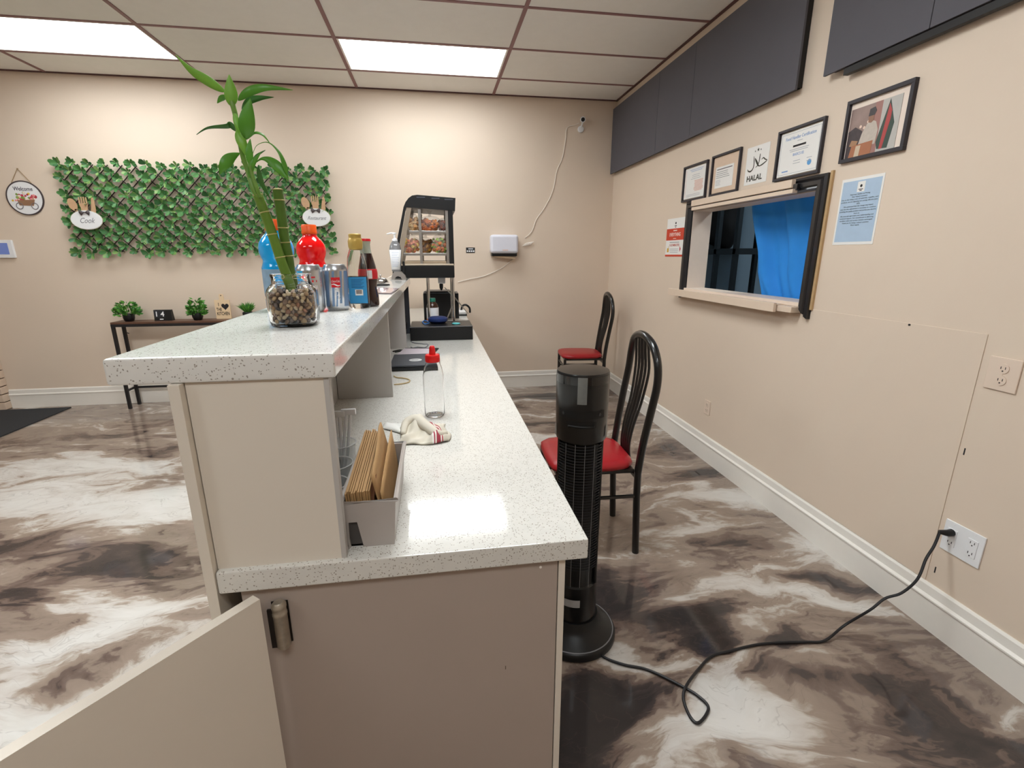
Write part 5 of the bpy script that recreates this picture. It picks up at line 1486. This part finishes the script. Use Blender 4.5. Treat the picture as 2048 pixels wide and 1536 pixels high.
def leaf_cluster(seed):
    rr = random.Random(seed)
    mb = MB()
    nl = rr.randint(8, 10)
    for i in range(nl):
        a = 2 * math.pi * i / nl + rr.uniform(-.35, .35)
        L_ = rr.uniform(.042, .062); w2 = L_ * rr.uniform(.22, .29)
        lift = rr.uniform(.2, .75)
        d = Vector((math.cos(a) * math.cos(lift), -math.sin(lift), math.sin(a) * math.cos(lift)))
        s_ = d.cross(Vector((rr.uniform(-.3, .3), -1, rr.uniform(-.3, .3)))).normalized()
        n2 = s_.cross(d)
        mi = 0 if rr.random() < .6 else (2 if rr.random() < .6 else 1)
        vs_ = []
        for t, w in ((.08, .12), (.4, .75), (.72, 1.0), (.92, .6)):
            c = d * (L_ * t) + n2 * (.008 * t * t)
            vs_ += [c - s_ * w2 * w + n2 * .004 * w, c, c + s_ * w2 * w + n2 * .004 * w]
        vs_.append(d * L_ + n2 * .008)
        fs = []
        for j in range(3):
            o_ = 3 * j
            fs += [(o_, o_ + 1, o_ + 4, o_ + 3), (o_ + 1, o_ + 2, o_ + 5, o_ + 4)]
        fs += [(9, 10, 12), (10, 11, 12)]
        mb.add(vs_, fs, mi)
    return mesh_from('leaf_cluster', mb, [LFA, LFB, LFD], angle=3)
CL = [leaf_cluster(100 + i) for i in range(9)]
hr = random.Random(21)
nr = 12
for j in range(nr + 1):
    for i in range(NC + 1):
        x_ = hx0 + (i + (.5 if j % 2 else 0)) * sp
        z_ = hz0 + j * hh / nr
        if x_ > hx1 + .02: continue
        if hr.random() < .0: continue
        o = bpy.data.objects.new('leaf_cluster', CL[hr.randrange(9)])
        COL.objects.link(o); o.parent = hed
        o.location = Vector((x_ + hr.uniform(-.012, .012), D - .026 - hr.uniform(0, .012), z_ + hr.uniform(-.012, .012))) - root_loc(hed)
        s_ = hr.uniform(.85, 1.12)
        o.rotation_euler = (0, hr.uniform(0, 6.28), 0); o.scale = (s_, s_, s_)

# oval utensil signs on the hedge
PLY = mat('plywood', (196, 158, 122), .6, var=.1, vscale=60)
def oval_pts(rx, rz, n=36):
    return [(rx * math.cos(2 * math.pi * i / n), rz * math.sin(2 * math.pi * i / n)) for i in range(n)]
def utensil_sign(c, word, label, sx=1.0):
    YS_ = D - .078
    r = thing('utensil_sign', label, 'sign', (c.x, YS_, c.z - .09))
    o_ = Vector((c.x, YS_, c.z))
    # fork, spoon and knife of thin plywood behind the oval
    def pl(poly, name, y_):
        part(name, MB().prism([(x * sx, z_) for x, z_ in poly], Vector((c.x, y_, c.z)), BX, BY, .004), PLY, r)
    spoon = [(-.085 + .034 * math.cos(a) + .0 * math.sin(a) - .010 * math.sin(a), .125 + .050 * math.sin(a)) for a in [2 * math.pi * i / 24 for i in range(24)]]
    pl(spoon, 'spoon', YS_ + .006)
    pl([(-.078, .085), (-.045, .03), (-.030, .03), (-.062, .09)], 'spoon_handle', YS_ + .006)
    pl([(-.025, .03), (.025, .03), (.026, .10), (.032, .125), (.030, .185), (.022, .185), (.020, .135), (.013, .135), (.013, .188), (.004, .188), (.003, .135), (-.004, .135), (-.005, .188), (-.014, .188), (-.014, .135), (-.021, .135), (-.024, .185), (-.032, .185), (-.034, .125), (-.026, .10)], 'fork', YS_ + .006)
    pl([(.040, .03), (.072, .03), (.086, .08), (.088, .15), (.080, .185), (.066, .175), (.056, .12)], 'knife', YS_ + .006)
    part('oval_edge', MB().prism(oval_pts(.124 * sx, .080), o_ + Vector((0, .004, 0)), BX, BY, .004), mat('sign_edge', (206, 200, 180), .5), r)
    ovb = part('oval_board', MB().prism(oval_pts(.120 * sx, .076), o_, BX, BY, .003), WPLAS, r)
    part('lettering', text_mb(word, .062 if len(word) < 6 else .044, o_ + Vector((0, -.0032, -.006)), BX, BY, shear=.45, width=(.115 if len(word) < 6 else .165) * sx, depth=.0005), GREYINK, ovb, smooth=False)
    bow = MB()
    for s_ in (-1, 1):
        bow.add([(c.x, YS_ - .008, c.z + .062), (c.x + s_ * .04, YS_ - .014, c.z + .085), (c.x + s_ * .042, YS_ - .012, c.z + .058), (c.x + s_ * .030, YS_ - .008, c.z + .035)], [(0, 1, 2), (0, 2, 3)])
    bow.lathe([(0, -.006), (.008, 0), (0, .006)], (c.x, YS_ - .012, c.z + .062), 8)
    part('ribbon_bow', bow, mat('grey_ribbon', (92, 84, 86), .6), r, solid=.001)
sc1 = onY(173, 440, D - .08); sc2 = onY(633, 435, D - .08)
utensil_sign(sc1, 'Cook', 'white oval sign reading Cook with wooden cutlery on the hedge')
utensil_sign(sc2, 'Restaurant', 'white oval sign reading Restaurant with wooden cutlery on the hedge')

# welcome plaque
wc0 = onY(49.5, 396, D - .01)
r_ = thing('welcome_plaque', 'round white welcome plaque with painted flower cart hung on twine', 'plaque', (wc0.x, D, wc0.z - .15))
part('dark_rim', MB().lathe([(.139, 0), (.139, .009), (.130, .009), (.130, .006), (0, .006)], (wc0.x, D - .0005, wc0.z), 48, axis=(0, -1, 0)), mat('dark_rim', (70, 60, 62), .5), r_)
wfa = part('white_face', MB().lathe([(.130, 0), (.130, .0072), (0, .0072)], (wc0.x, D - .0005, wc0.z), 48, axis=(0, -1, 0)), WPLAS, r_)
o_ = Vector((wc0.x, D - .0080, wc0.z))
part('lettering', text_mb('Welcome', .044, o_ + Vector((0, 0, .072)), BX, BY, width=.145, depth=.0005, bold=.0006), mat('slate_ink', (84, 80, 92), .6), wfa, smooth=False)
fr_ = random.Random(9)
FC = [mat('petal_%d' % i, c, .6) for i, c in enumerate([(196, 60, 84), (232, 150, 150), (226, 190, 70), (120, 150, 70), (240, 226, 214), (170, 50, 60), (150, 170, 90)])]
for i in range(44):
    a = fr_.uniform(0, math.pi); q_ = math.sqrt(fr_.random())
    x_ = q_ * .095 * math.cos(a); z_ = -.022 + q_ * .065 * math.sin(a)
    R_ = fr_.uniform(.008, .015)
    part('painted_flower', MB().lathe([(R_, 0), (R_, .0003), (0, .0004)], o_ + Vector((x_, -.0002 * (i % 5), z_)), 7, axis=(0, -1, 0)), FC[i % 7], wfa, smooth=False)
part('painted_cart', MB().prism([(-.05, -.06), (.055, -.062), (.072, -.012), (-.062, -.018)], o_ + Vector((0, -.0012, 0)), BX, BY, .0004), mat('cart_brown', (150, 112, 84), .6, var=.2, vscale=80), wfa, smooth=False)
for s_, x_ in ((1, -.052), (1, .062)):
    part('painted_wheel', MB().tube([o_ + Vector((x_ + .025 * math.cos(a * math.pi / 10), -.0015, -.064 + .025 * math.sin(a * math.pi / 10))) for a in range(20)], .0026, 6, closed=True), mat('wheel_grey', (120, 116, 122), .6), wfa)
nail = onY(34, 337, D - .008)
part('nail', MB().lathe([(.004, 0), (.004, .01), (0, .011)], (nail.x, D, nail.z), 10, axis=(0, -1, 0)), mat('twine', (168, 140, 104), .8), r_)
for s_ in (-1, 1):
    part('twine', MB().tube([(nail.x, D - .007, nail.z), (wc0.x + s_ * .075, D - .007, wc0.z + .118)], .0022, 6), MATS['twine'], r_)
# thermostat tablet
ta_ = onY(0, 495, D - .02); tb_ = onY(22, 480, D - .02); tz0 = onY(10, 516, D - .02).z
r_ = thing('wall_tablet', 'white wall tablet with a blue screen next to the brick column', 'tablet', (tb_.x - .1, D, tz0))
part('housing', MB().box((tb_.x - .215, D - .022, tz0), (tb_.x, D, tb_.z), .006), WPLAS, r_)
part('screen', MB().box((tb_.x - .19, D - .0235, tz0 + .03), (tb_.x - .035, D - .021, tb_.z - .025), .001), mat('blue_screen', (92, 108, 160), .2, emit=(92, 108, 160), estr=.25), r_)

# security camera
cc_ = onY(1166, 239, D - .05)
r_ = thing('security_camera', 'small white security camera with black lens near the ceiling corner', 'camera', (cc_.x, D, cc_.z - .07))
ax_ = (CAM - cc_).normalized()
part('camera_body', MB().lathe([(0, -.022), (.018, -.02), (.026, -.008), (.026, .012), (.022, .018), (0, .018)], cc_, 24, axis=ax_), WPLAS, r_)
part('lens', MB().lathe([(.018, .018), (.018, .0205), (.012, .021), (0, .021)], cc_, 24, axis=ax_), BLACKP, r_)
part('mount_disc', MB().lathe([(.030, 0), (.030, .012), (.026, .018), (0, .018)], (cc_.x - .006, D, cc_.z - .075), 24, axis=(0, -1, 0)), WPLAS, r_)
part('mount_stem', MB().tube([(cc_.x - .004, D - .01, cc_.z - .06), (cc_.x, cc_.y, cc_.z - .015)], .008, 8), WPLAS, r_)
CORD = mat('white_cord', (244, 236, 226), .5)
pts = [onY(u, v, D - .006) for u, v in ((1158, 246), (1150, 250), (1134, 256), (1131, 280), (1124, 318), (1114, 340), (1108, 372), (1100, 395), (1086, 420), (1072, 440), (1064, 462), (1050, 476))]
solo('camera_cord', MB().tube(smooth_path(pts, 5), .0034, 6), CORD, 'white cord dropping from the security camera to the dispenser', 'cord')
ad = onY(1056, 488, D - .012)
r_ = thing('cord_bundle', 'small tied bundle of white cord beside the dispenser', 'cord', (ad.x, D, ad.z - .03))
for i in range(4):
    rr = random.Random(i)
    part('cord_loop', MB().tube([ad + Vector(((.035 + .008 * i) * math.cos(a * math.pi / 8) * (1 if i % 2 else .8), -.002 * i, (.012 + .003 * i) * math.sin(a * math.pi / 8 + i * .6))) for a in range(16)], .003, 6, closed=True), CORD, r_)
pts = [onY(u, v, D - .006) for u, v in ((1034, 512), (1022, 522), (1000, 538), (968, 552), (940, 558), (916, 564))]
solo('white_extension_lead', MB().tube(smooth_path(pts, 5), .0034, 6), CORD, 'white cord sagging from the dispenser towards the warmer', 'cord')
# paper towel dispenser
da, db = onY(981, 469, D - .11), onY(1037, 507, D - .11)
r_ = thing('towel_dispenser', 'white rounded paper towel dispenser with dark lower slot', 'dispenser', ((da.x + db.x) / 2, D, db.z - .05))
part('cover', MB().box((da.x, D - .12, db.z), (db.x, D, da.z), .028, seg=4), mat('lilac_white', (222, 222, 232), .3, var=.02), r_)
part('lower_body', MB().box((da.x + .012, D - .10, db.z - .026), (db.x - .012, D, db.z + .02), .008), BLACKP, r_)
part('paper_lip', MB().box((da.x + .03, D - .085, db.z - .045), (db.x - .03, D - .02, db.z - .026), .004, rot=Matrix.Rotation(.1, 3, 'Y')), mat('kraft_lip', (206, 180, 150), .7), r_)
part('brand_mark', MB().box((lerp(da.x, db.x, .42), D - .1206, db.z + .028), (lerp(da.x, db.x, .62), D - .1195, db.z + .036)), mat('pale_orange', (226, 190, 176), .5), r_, smooth=False)
# small black sticker with contact icons
st0, st1 = onY(932, 495, D - .002), onY(950, 506, D - .002)
r_ = thing('black_sticker', 'small black sticker with white icons beside the dispenser', 'sticker', ((st0.x + st1.x) / 2, D, st1.z))
part('sticker_face', MB().box((st0.x, D - .002, st1.z), (st1.x, D, st0.z)), INK, r_, smooth=False)
mb = MB().box((lerp(st0.x, st1.x, .25), D - .0026, lerp(st1.z, st0.z, .68)), (lerp(st0.x, st1.x, .8), D - .002, lerp(st1.z, st0.z, .82)))
for i in range(4):
    mb.box((lerp(st0.x, st1.x, .08 + .23 * i), D - .0026, lerp(st1.z, st0.z, .2)), (lerp(st0.x, st1.x, .24 + .23 * i), D - .002, lerp(st1.z, st0.z, .48)))
part('icons', mb, WPLAS, r_, smooth=False)

# ================================================================== CONSOLE TABLE
cx0, cx1 = -2.845, -1.25
cyn, cyf = 4.755, 4.925
ctz = .803
WOOD = mat('rustic_brown_wood', (98, 68, 52), .45, var=.3, vscale=14)
IRON = mat('black_iron', (30, 28, 30), .45)
con = thing('console_table', 'narrow rustic console table with black metal frame under the hedge', 'table', ((cx0 + cx1) / 2, (cyn + cyf) / 2, 0))
part('table_top', MB().box((cx0, cyn, ctz - .018), (cx1, cyf, ctz), .002), WOOD, con)
part('top_frame', MB().box((cx0, cyn, ctz - .042), (cx1, cyn + .022, ctz - .018)), IRON, con)
part('top_frame', MB().box((cx0, cyf - .022, ctz - .042), (cx1, cyf, ctz - .018)), IRON, con)
part('top_frame', MB().box((cx0, cyn + .022, ctz - .042), (cx0 + .022, cyf - .022, ctz - .018)), IRON, con)
part('top_frame', MB().box((cx1 - .022, cyn + .022, ctz - .042), (cx1, cyf - .022, ctz - .018)), IRON, con)
for x_ in (cx0, cx1 - .024):
    for y_ in (cyn, cyf - .024):
        part('leg', MB().box((x_, y_, 0), (x_ + .024, y_ + .024, ctz - .042), .001), IRON, con)
    part('side_rail', MB().box((x_ + .004, cyn + .024, .165), (x_ + .02, cyf - .024, .181)), IRON, con)
part('long_rail', MB().box((cx0 + .024, cyf - .02, .160), (cx1 - .024, cyf - .004, .178)), IRON, con)
part('hook', MB().tube([(cx0 + .03, cyf - .02, .69), (cx0 + .055, cyf - .03, .685)], .004, 6), IRON, con)
# plants on the console
GRA = mat('faux_plant', (96, 158, 62), .5, var=.3, vscale=30)
GRD = mat('faux_plant_dark', (60, 120, 48), .5, var=.3, vscale=30)
def pot_plant(u, label, rw, rh, grassy, seed):
    y_ = 4.83
    p_ = Vector((onZ(u, 640, ctz).x, y_, ctz))
    p_.x = onY(u, 630, y_).x
    r = thing('potted_plant', label, 'plant', p_)
    part('pot', MB().lathe([(0, 0), (.028, 0), (.032, .004), (.040, .03), (.041, .058), (.038, .066), (.035, .066), (.035, .058), (0, .058)], p_, 20, sq=3), BLACKP, r)
    rr = random.Random(seed)
    mb = MB()
    for i in range(130 if grassy else 260):
        a = rr.uniform(0, 6.28)
        if grassy:
            t = rr.uniform(.1, .75)
            d = Vector((math.cos(a) * math.sin(t), math.sin(a) * math.sin(t), math.cos(t)))
            b_ = p_ + Vector((math.cos(a) * .02 * rr.random(), math.sin(a) * .02 * rr.random(), .056))
            L_ = rh * rr.uniform(.7, 1.1); w2 = .005
        else:
            q_ = rr.random() ** .5
            hz_ = rr.random()
            c = Vector((math.cos(a) * rw * q_, math.sin(a) * rw * .6 * q_, .05 + rh * (1 - q_ * q_ * .6) * hz_))
            b_ = p_ + c
            d = Vector((math.cos(a) * .8 + rr.uniform(-.4, .4), math.sin(a) * .8 + rr.uniform(-.4, .4), rr.uniform(-.1, .9))).normalized()
            L_ = rr.uniform(.026, .048); w2 = rr.uniform(.007, .011)
        s_ = d.cross(Vector((rr.uniform(-1, 1), -1, rr.uniform(-1, 1)))).normalized()
        m_ = b_ + d * L_ * .5
        e_ = b_ + d * L_ + Vector((0, 0, -.15 * L_ if grassy else 0))
        mb.add([b_, m_ - s_ * w2, e_, m_ + s_ * w2], [(0, 1, 2, 3)], rr.randrange(2))
    part('foliage', mb, [GRA, GRD], r, kind='stuff', smooth=False)
pot_plant(257, 'bushy wide faux plant in black pot at the free end of the console', .095, .125, False, 1)
pot_plant(395, 'upright faux plant in black pot between the calendar and the kitchen board', .066, .145, False, 2)
pot_plant(496, 'grassy faux plant in black pot beside the kitchen board', .06, .12, True, 3)
# flip calendar
y_ = 4.82
a = onY(309, 637, y_); b = onY(344, 637, y_); tz = onY(320, 620, y_).z
r_ = thing('block_calendar', 'black block calendar showing 14 on the console', 'calendar', ((a.x + b.x) / 2, y_ + .03, ctz))
part('calendar_body', MB().prism([(0, 0), (.055, 0), (.038, tz - ctz), (.010, tz - ctz)], (a.x, y_ - .005, ctz), (0, 1, 0), (0, 0, 1), b.x - a.x), BLACKP, r_, smooth=False)
tl = .010 / (tz - ctz)
upv = Vector((0, .010, tz - ctz)).normalized()
def cfp(fx, fz):
    return Vector((lerp(a.x, b.x, fx), y_ - .005 + .010 * fz - .0006, lerp(ctz, tz, fz)))
part('day_cube_face', MB().add([cfp(.02, .30), cfp(.64, .30), cfp(.64, .96), cfp(.02, .96)], [(0, 1, 2, 3)]), mat('charcoal_face', (38, 38, 42), .6), r_, smooth=False)
part('lettering', merge(text_mb('1', .062, cfp(.16, .60) + Vector((0, -.001, 0)), BX, upv, bold=.001), text_mb('4', .062, cfp(.50, .60) + Vector((0, -.001, 0)), BX, upv, bold=.001), MB().box((lerp(a.x, b.x, .32), cfp(.4, .14).y - .0012, cfp(.4, .10).z), (lerp(a.x, b.x, .52), cfp(.4, .14).y + .002, cfp(.4, .19).z))), WPLAS, r_, smooth=False)
# kitchen cutting board sign
y_ = 4.87
a = onY(433, 634, y_); b = onY(463, 634, y_); tz = onY(448, 600, y_).z
mx_ = (a.x + b.x) / 2; hw_ = (b.x - a.x) / 2
tp_ = onY(449, 588, y_).z
r_ = thing('kitchen_board', 'small wooden cutting board sign reading I heart the kitchen', 'sign', (mx_, y_, ctz))
BIRCH = mat('birch_board', (232, 204, 166), .55, var=.06, vscale=20)
hd = hw_ * .30
part('board', MB().prism([(-hw_, .001), (hw_, .001), (hw_, tz - ctz), (hd, tz - ctz), (hd * .9, tp_ - ctz - .006), (hd * .5, tp_ - ctz), (-hd * .5, tp_ - ctz), (-hd * .9, tp_ - ctz - .006), (-hd, tz - ctz), (-hw_, tz - ctz)], (mx_, y_ + .010, ctz), BX, BY, .010), BIRCH, r_, smooth=False)
part('hang_hole', MB().lathe([(.005, 0), (.005, .0006), (0, .0006)], (mx_, y_, tp_ - .014), 12, axis=(0, -1, 0)), HOLE, r_)
hb_ = tz - ctz
heart = []
for i in range(32):
    t = 2 * math.pi * i / 32
    heart.append((.0021 * 16 * math.sin(t) ** 3 * .95, .0021 * (13 * math.cos(t) - 5 * math.cos(2 * t) - 2 * math.cos(3 * t) - math.cos(4 * t))))
heart = heart[::-1]
part('heart', MB().prism(heart, (mx_ + hw_ * .36, y_, ctz + hb_ * .66), BX, BY, .0006), INK, r_, smooth=False)
part('lettering', merge(text_mb('I', .045, (mx_ - hw_ * .48, y_, ctz + hb_ * .76), BX, BY), text_mb('THE', .040, (mx_ - hw_ * .48, y_, ctz + hb_ * .50), BX, BY, width=hw_ * .7, bold=.0008), text_mb('KITCHEN', .044, (mx_, y_, ctz + hb_ * .28), BX, BY, width=hw_ * 1.65, bold=.0008)), INK, r_, smooth=False)

# floor mat
solo('door_mat', MB().prism([(-4.74, 2.6), (-3.42, 2.6), (-3.395, 4.884), (-4.74, 4.884)], (0, 0, 0), (1, 0, 0), (0, 1, 0), .009), mat('charcoal_mat', (44, 45, 48), .9, var=.2, vscale=60, bump=.6, bscale=500), 'charcoal floor mat at the foot of the brick column', 'mat', loc=(-4.0, 3.8, 0), smooth=False)

# ================================================================== CHAIRS
def make_chair(label):
    r = thing('dining_chair', label, 'chair', (0, 0, 0), 'red seated metal chairs')
    # seat pad: faces -X, rear edge at x = 0
    def seat_pt(s_, t_, top):
        x_ = lerp(-.395, .0, s_); hw2 = lerp(.205, .175, s_)
        y_ = lerp(-hw2, hw2, t_)
        return x_, y_
    n = 28
    vs_, fs = [], []
    lay = [(.94, .432), (1.0, .442), (1.0, .455), (.95, .466), (.80, .474), (.45, .478)]
    for (k_, z_) in lay:
        for i in range(n):
            a = 2 * math.pi * i / n
            q_ = (abs(math.cos(a)) ** 5 + abs(math.sin(a)) ** 5) ** (-1 / 5)
            x_ = -.20 + .200 * q_ * math.cos(a) * k_
            hw2 = lerp(.205, .178, (x_ + .4) / .4)
            vs_.append((x_, hw2 * q_ * math.sin(a) * k_, z_))
    for j in range(len(lay) - 1):
        for i in range(n):
            i2 = (i + 1) % n
            fs.append((j * n + i, j * n + i2, (j + 1) * n + i2, (j + 1) * n + i))
    fs.append(tuple((len(lay) - 1) * n + i for i in range(n))); fs.append(tuple(reversed(range(n))))
    part('seat', MB().add(vs_, fs), REDV, r, 'red vinyl seat pad', angle=1.0)
    part('seat_frame', MB().box((-.375, -.165, .412), (-.01, .165, .432), .004), BLACKM, r)
    T = .015
    for s_ in (-1, 1):
        part('leg', MB().box((-.385, s_ * .178 - T, 0), (-.36, s_ * .178 + T, .425), .004), BLACKM, r)
        part('leg', MB().tube([(.02, s_ * .172, 0), (.006, s_ * .172, .30), (.004, s_ * .172, .44)], .0165, 10), BLACKM, r)
        part('side_rail', MB().tube([(-.37, s_ * .176, .30), (.004, s_ * .172, .30)], .009, 8), BLACKM, r)
    part('front_rail', MB().tube([(-.372, -.175, .35), (-.372, .175, .35)], .009, 8), BLACKM, r)
    part('rear_rail', MB().tube([(.006, -.17, .385), (.006, .17, .385)], .010, 8), BLACKM, r)
    arch = smooth_path([(.004, -.172, .42), (.018, -.172, .55), (.040, -.178, .70), (.060, -.178, .83), (.062, -.160, .925), (.055, -.105, .998), (.050, 0, 1.026), (.055, .105, .998), (.062, .160, .925), (.060, .178, .83), (.040, .178, .70), (.018, .172, .55), (.004, .172, .42)], 5)
    part('back_arch', MB().tube(arch, .0175, 12), BLACKM, r)
    for k_ in range(-2, 3):
        yb_ = k_ * .030; yt = k_ * .040
        zt = 1.016 - abs(k_) * .008
        pts_ = smooth_path([(.008, yb_ * .9, .42), (.000, yb_ * .85, .50), (.012, yb_ * .95, .60), (.040, yb_ * 1.1, .72), (.058, yt, .86), (.054, yt * .95, .95), (.050, yt * .9, zt)], 4)
        part('back_rod', MB().tube(pts_, .0068 if k_ else .0085, 8), BLACKM, r)
    return r
ch = make_chair('red seated black metal chair directly behind the tower fan')
ch2 = copy_tree(ch)
ch.location = (.888, 2.085, 0)
ch.rotation_euler = (0, 0, -.04)
ch2['label'] = 'red seated black metal chair in the corner by the back wall'
ch2.location = (1.575, 4.46, 0)
ch2.rotation_euler = (0, 0, -.10)

# ================================================================== TOWER FAN
fc = Vector((.468, 1.475, 0))
fan = thing('tower_heater', 'tall black tower fan standing beside the counter end', 'tower fan', fc)
part('fan_base', MB().lathe([(0, 0), (.148, 0), (.155, .004), (.155, .022), (.150, .030), (.146, .032), (.13, .046), (.108, .058), (.094, .075), (.086, .10), (0, .10)], fc, 48), BLACKP, fan)
part('base_ring', MB().lathe([(.1465, .031), (.1475, .033), (.1455, .034)], fc, 48), GREYINK, fan)
FB = mat('gloss_black', (10, 11, 12), .28, coat=.25)
part('tower_body', MB().lathe([(.080, .09), (.078, .20), (.0775, .24), (.0705, .245), (.0705, .785), (.083, .79), (.0845, .80), (.086, .88), (.087, 1.0), (.0862, 1.014), (.084, 1.019), (.03, 1.021), (0, 1.021)], fc, 48), FB, fan)
GR = mat('grille_black', (34, 35, 38), .35)
view_a = math.atan2(-fc.y, -fc.x)
# horizontal louvre rings and vertical grille wires
for i in range(46):
    z_ = .318 + i * .0102
    part('louvre', MB().tube([fc + Vector((.0775 * math.cos(view_a + t), .0775 * math.sin(view_a + t), z_)) for t in [(-1.15 + 2.3 * j / 14) for j in range(15)]], .0024, 5), GR, fan)
part('grille_side', MB().lathe([(.0775, .245), (.0785, .246), (.0785, .785), (.0775, .786)], fc, 48), GR, fan) if False else None
for a in (-1.15, 1.15):
    part('grille_edge', MB().tube([fc + Vector((.0765 * math.cos(view_a + a), .0765 * math.sin(view_a + a), z_)) for z_ in (.245, .79)], .006, 8), FB, fan)
for a in (-.62, -.2, .2, .62):
    part('grille_wire', MB().tube([fc + Vector((.0800 * math.cos(view_a + a), .0800 * math.sin(view_a + a), z_)) for z_ in (.25, .785)], .0011, 5), mat('wire_grey', (110, 110, 112), .4), fan)
def wall_seg(r0, r1, a0, a1, z0, z1, n=20):
    def fo_(s_, t_):
        a = view_a + lerp(a0, a1, s_)
        return fc + Vector((r1 * math.cos(a), r1 * math.sin(a), lerp(z0, z1, t_)))
    return MB().grid(fo_, n, 1)
part('handle_recess', wall_seg(.08, .0876, -.95, .95, .876, .902), mat('recess_black', (6, 6, 7), .6), fan, angle=3)
for s_ in (-.72, .72):
    part('screw', MB().lathe([(.005, 0), (.005, .0012), (0, .0012)], fc + Vector((.0876 * math.cos(view_a + s_), .0876 * math.sin(view_a + s_), .889)), 10, axis=(math.cos(view_a + s_), math.sin(view_a + s_), 0)), mat('screw_dark', (70, 70, 72), .4, .6), fan)
part('upper_band', wall_seg(.08, .0879, -1.25, 1.25, .985, 1.012), mat('band_black', (5, 5, 6), .15, coat=.5), fan, angle=3)
part('handle_pocket', wall_seg(.08, .0868, -.58, .58, .846, .866), MATS['recess_black'], fan, angle=3)
part('handle_lip', wall_seg(.08, .0890, -.5, .5, .846, .853), BLACKP, fan, angle=3, solid=.002)
part('front_tape', wall_seg(.08, .0885, -.17, .17, .925, 1.012), mat('grey_tape', (120, 122, 120), .25, var=.15, vscale=60), fan, 'grey tape strip', angle=3)
for s_ in (-1, 1):
    part('side_clip', wall_seg(.08, .0886, s_ * 1.25 - .08, s_ * 1.25 + .08, .80, .84), mat('clip_grey', (150, 146, 140), .5), fan, angle=3)
part('rating_label', wall_seg(.08, .0812, -.50, .25, .168, .198), mat('label_grey', (168, 168, 170), .5, var=.1), fan, 'grey rating label', angle=3)

# power cord from the fan to the double outlet
fl_ = [(1192, 1303), (1215, 1318), (1250, 1330), (1290, 1338), (1330, 1355), (1372, 1377), (1396, 1392), (1416, 1412), (1412, 1430), (1396, 1446), (1382, 1436), (1370, 1410), (1367, 1388), (1376, 1366), (1400, 1335), (1424, 1312), (1460, 1302), (1510, 1290), (1560, 1285), (1615, 1284), (1650, 1281)]
pts = [onZ(u, v, .006) for u, v in fl_]
pts[13] = onZ(1376, 1366, .014); pts[12] = onZ(1367, 1388, .010)
# rises from the floor towards the socket
air = [(1690, 1250), (1740, 1220), (1770, 1197), (1803, 1186), (1835, 1158), (1852, 1118), (1868, 1092), (1892, 1072)]
n_a = len(air)
e0 = pts[-1].x
for i, (u, v) in enumerate(air):
    x_ = lerp(e0, W - .035, ((i + 1) / n_a) ** .7)
    x_ = min(x_, W - .030)
    pts.append(onX(u, v, x_))
pl_end = Vector((W - .028, 1.274, .413))
pts[-1] = pl_end + Vector((-.020, .010, .0))
cord_r = thing('extension_lead', 'black power cord looping from the tower fan to the white outlet', 'power cord', pts[0])
part('cord', MB().tube(smooth_path(pts, 6), .0048, 8), mat('cord_black', (22, 22, 26), .45), cord_r)
part('plug', MB().tube([pl_end + Vector((-.022, .012, 0)), pl_end, Vector((W - .0093, 1.274, .413))], [.007, .012, .0135], 10), BLACKP, cord_r)
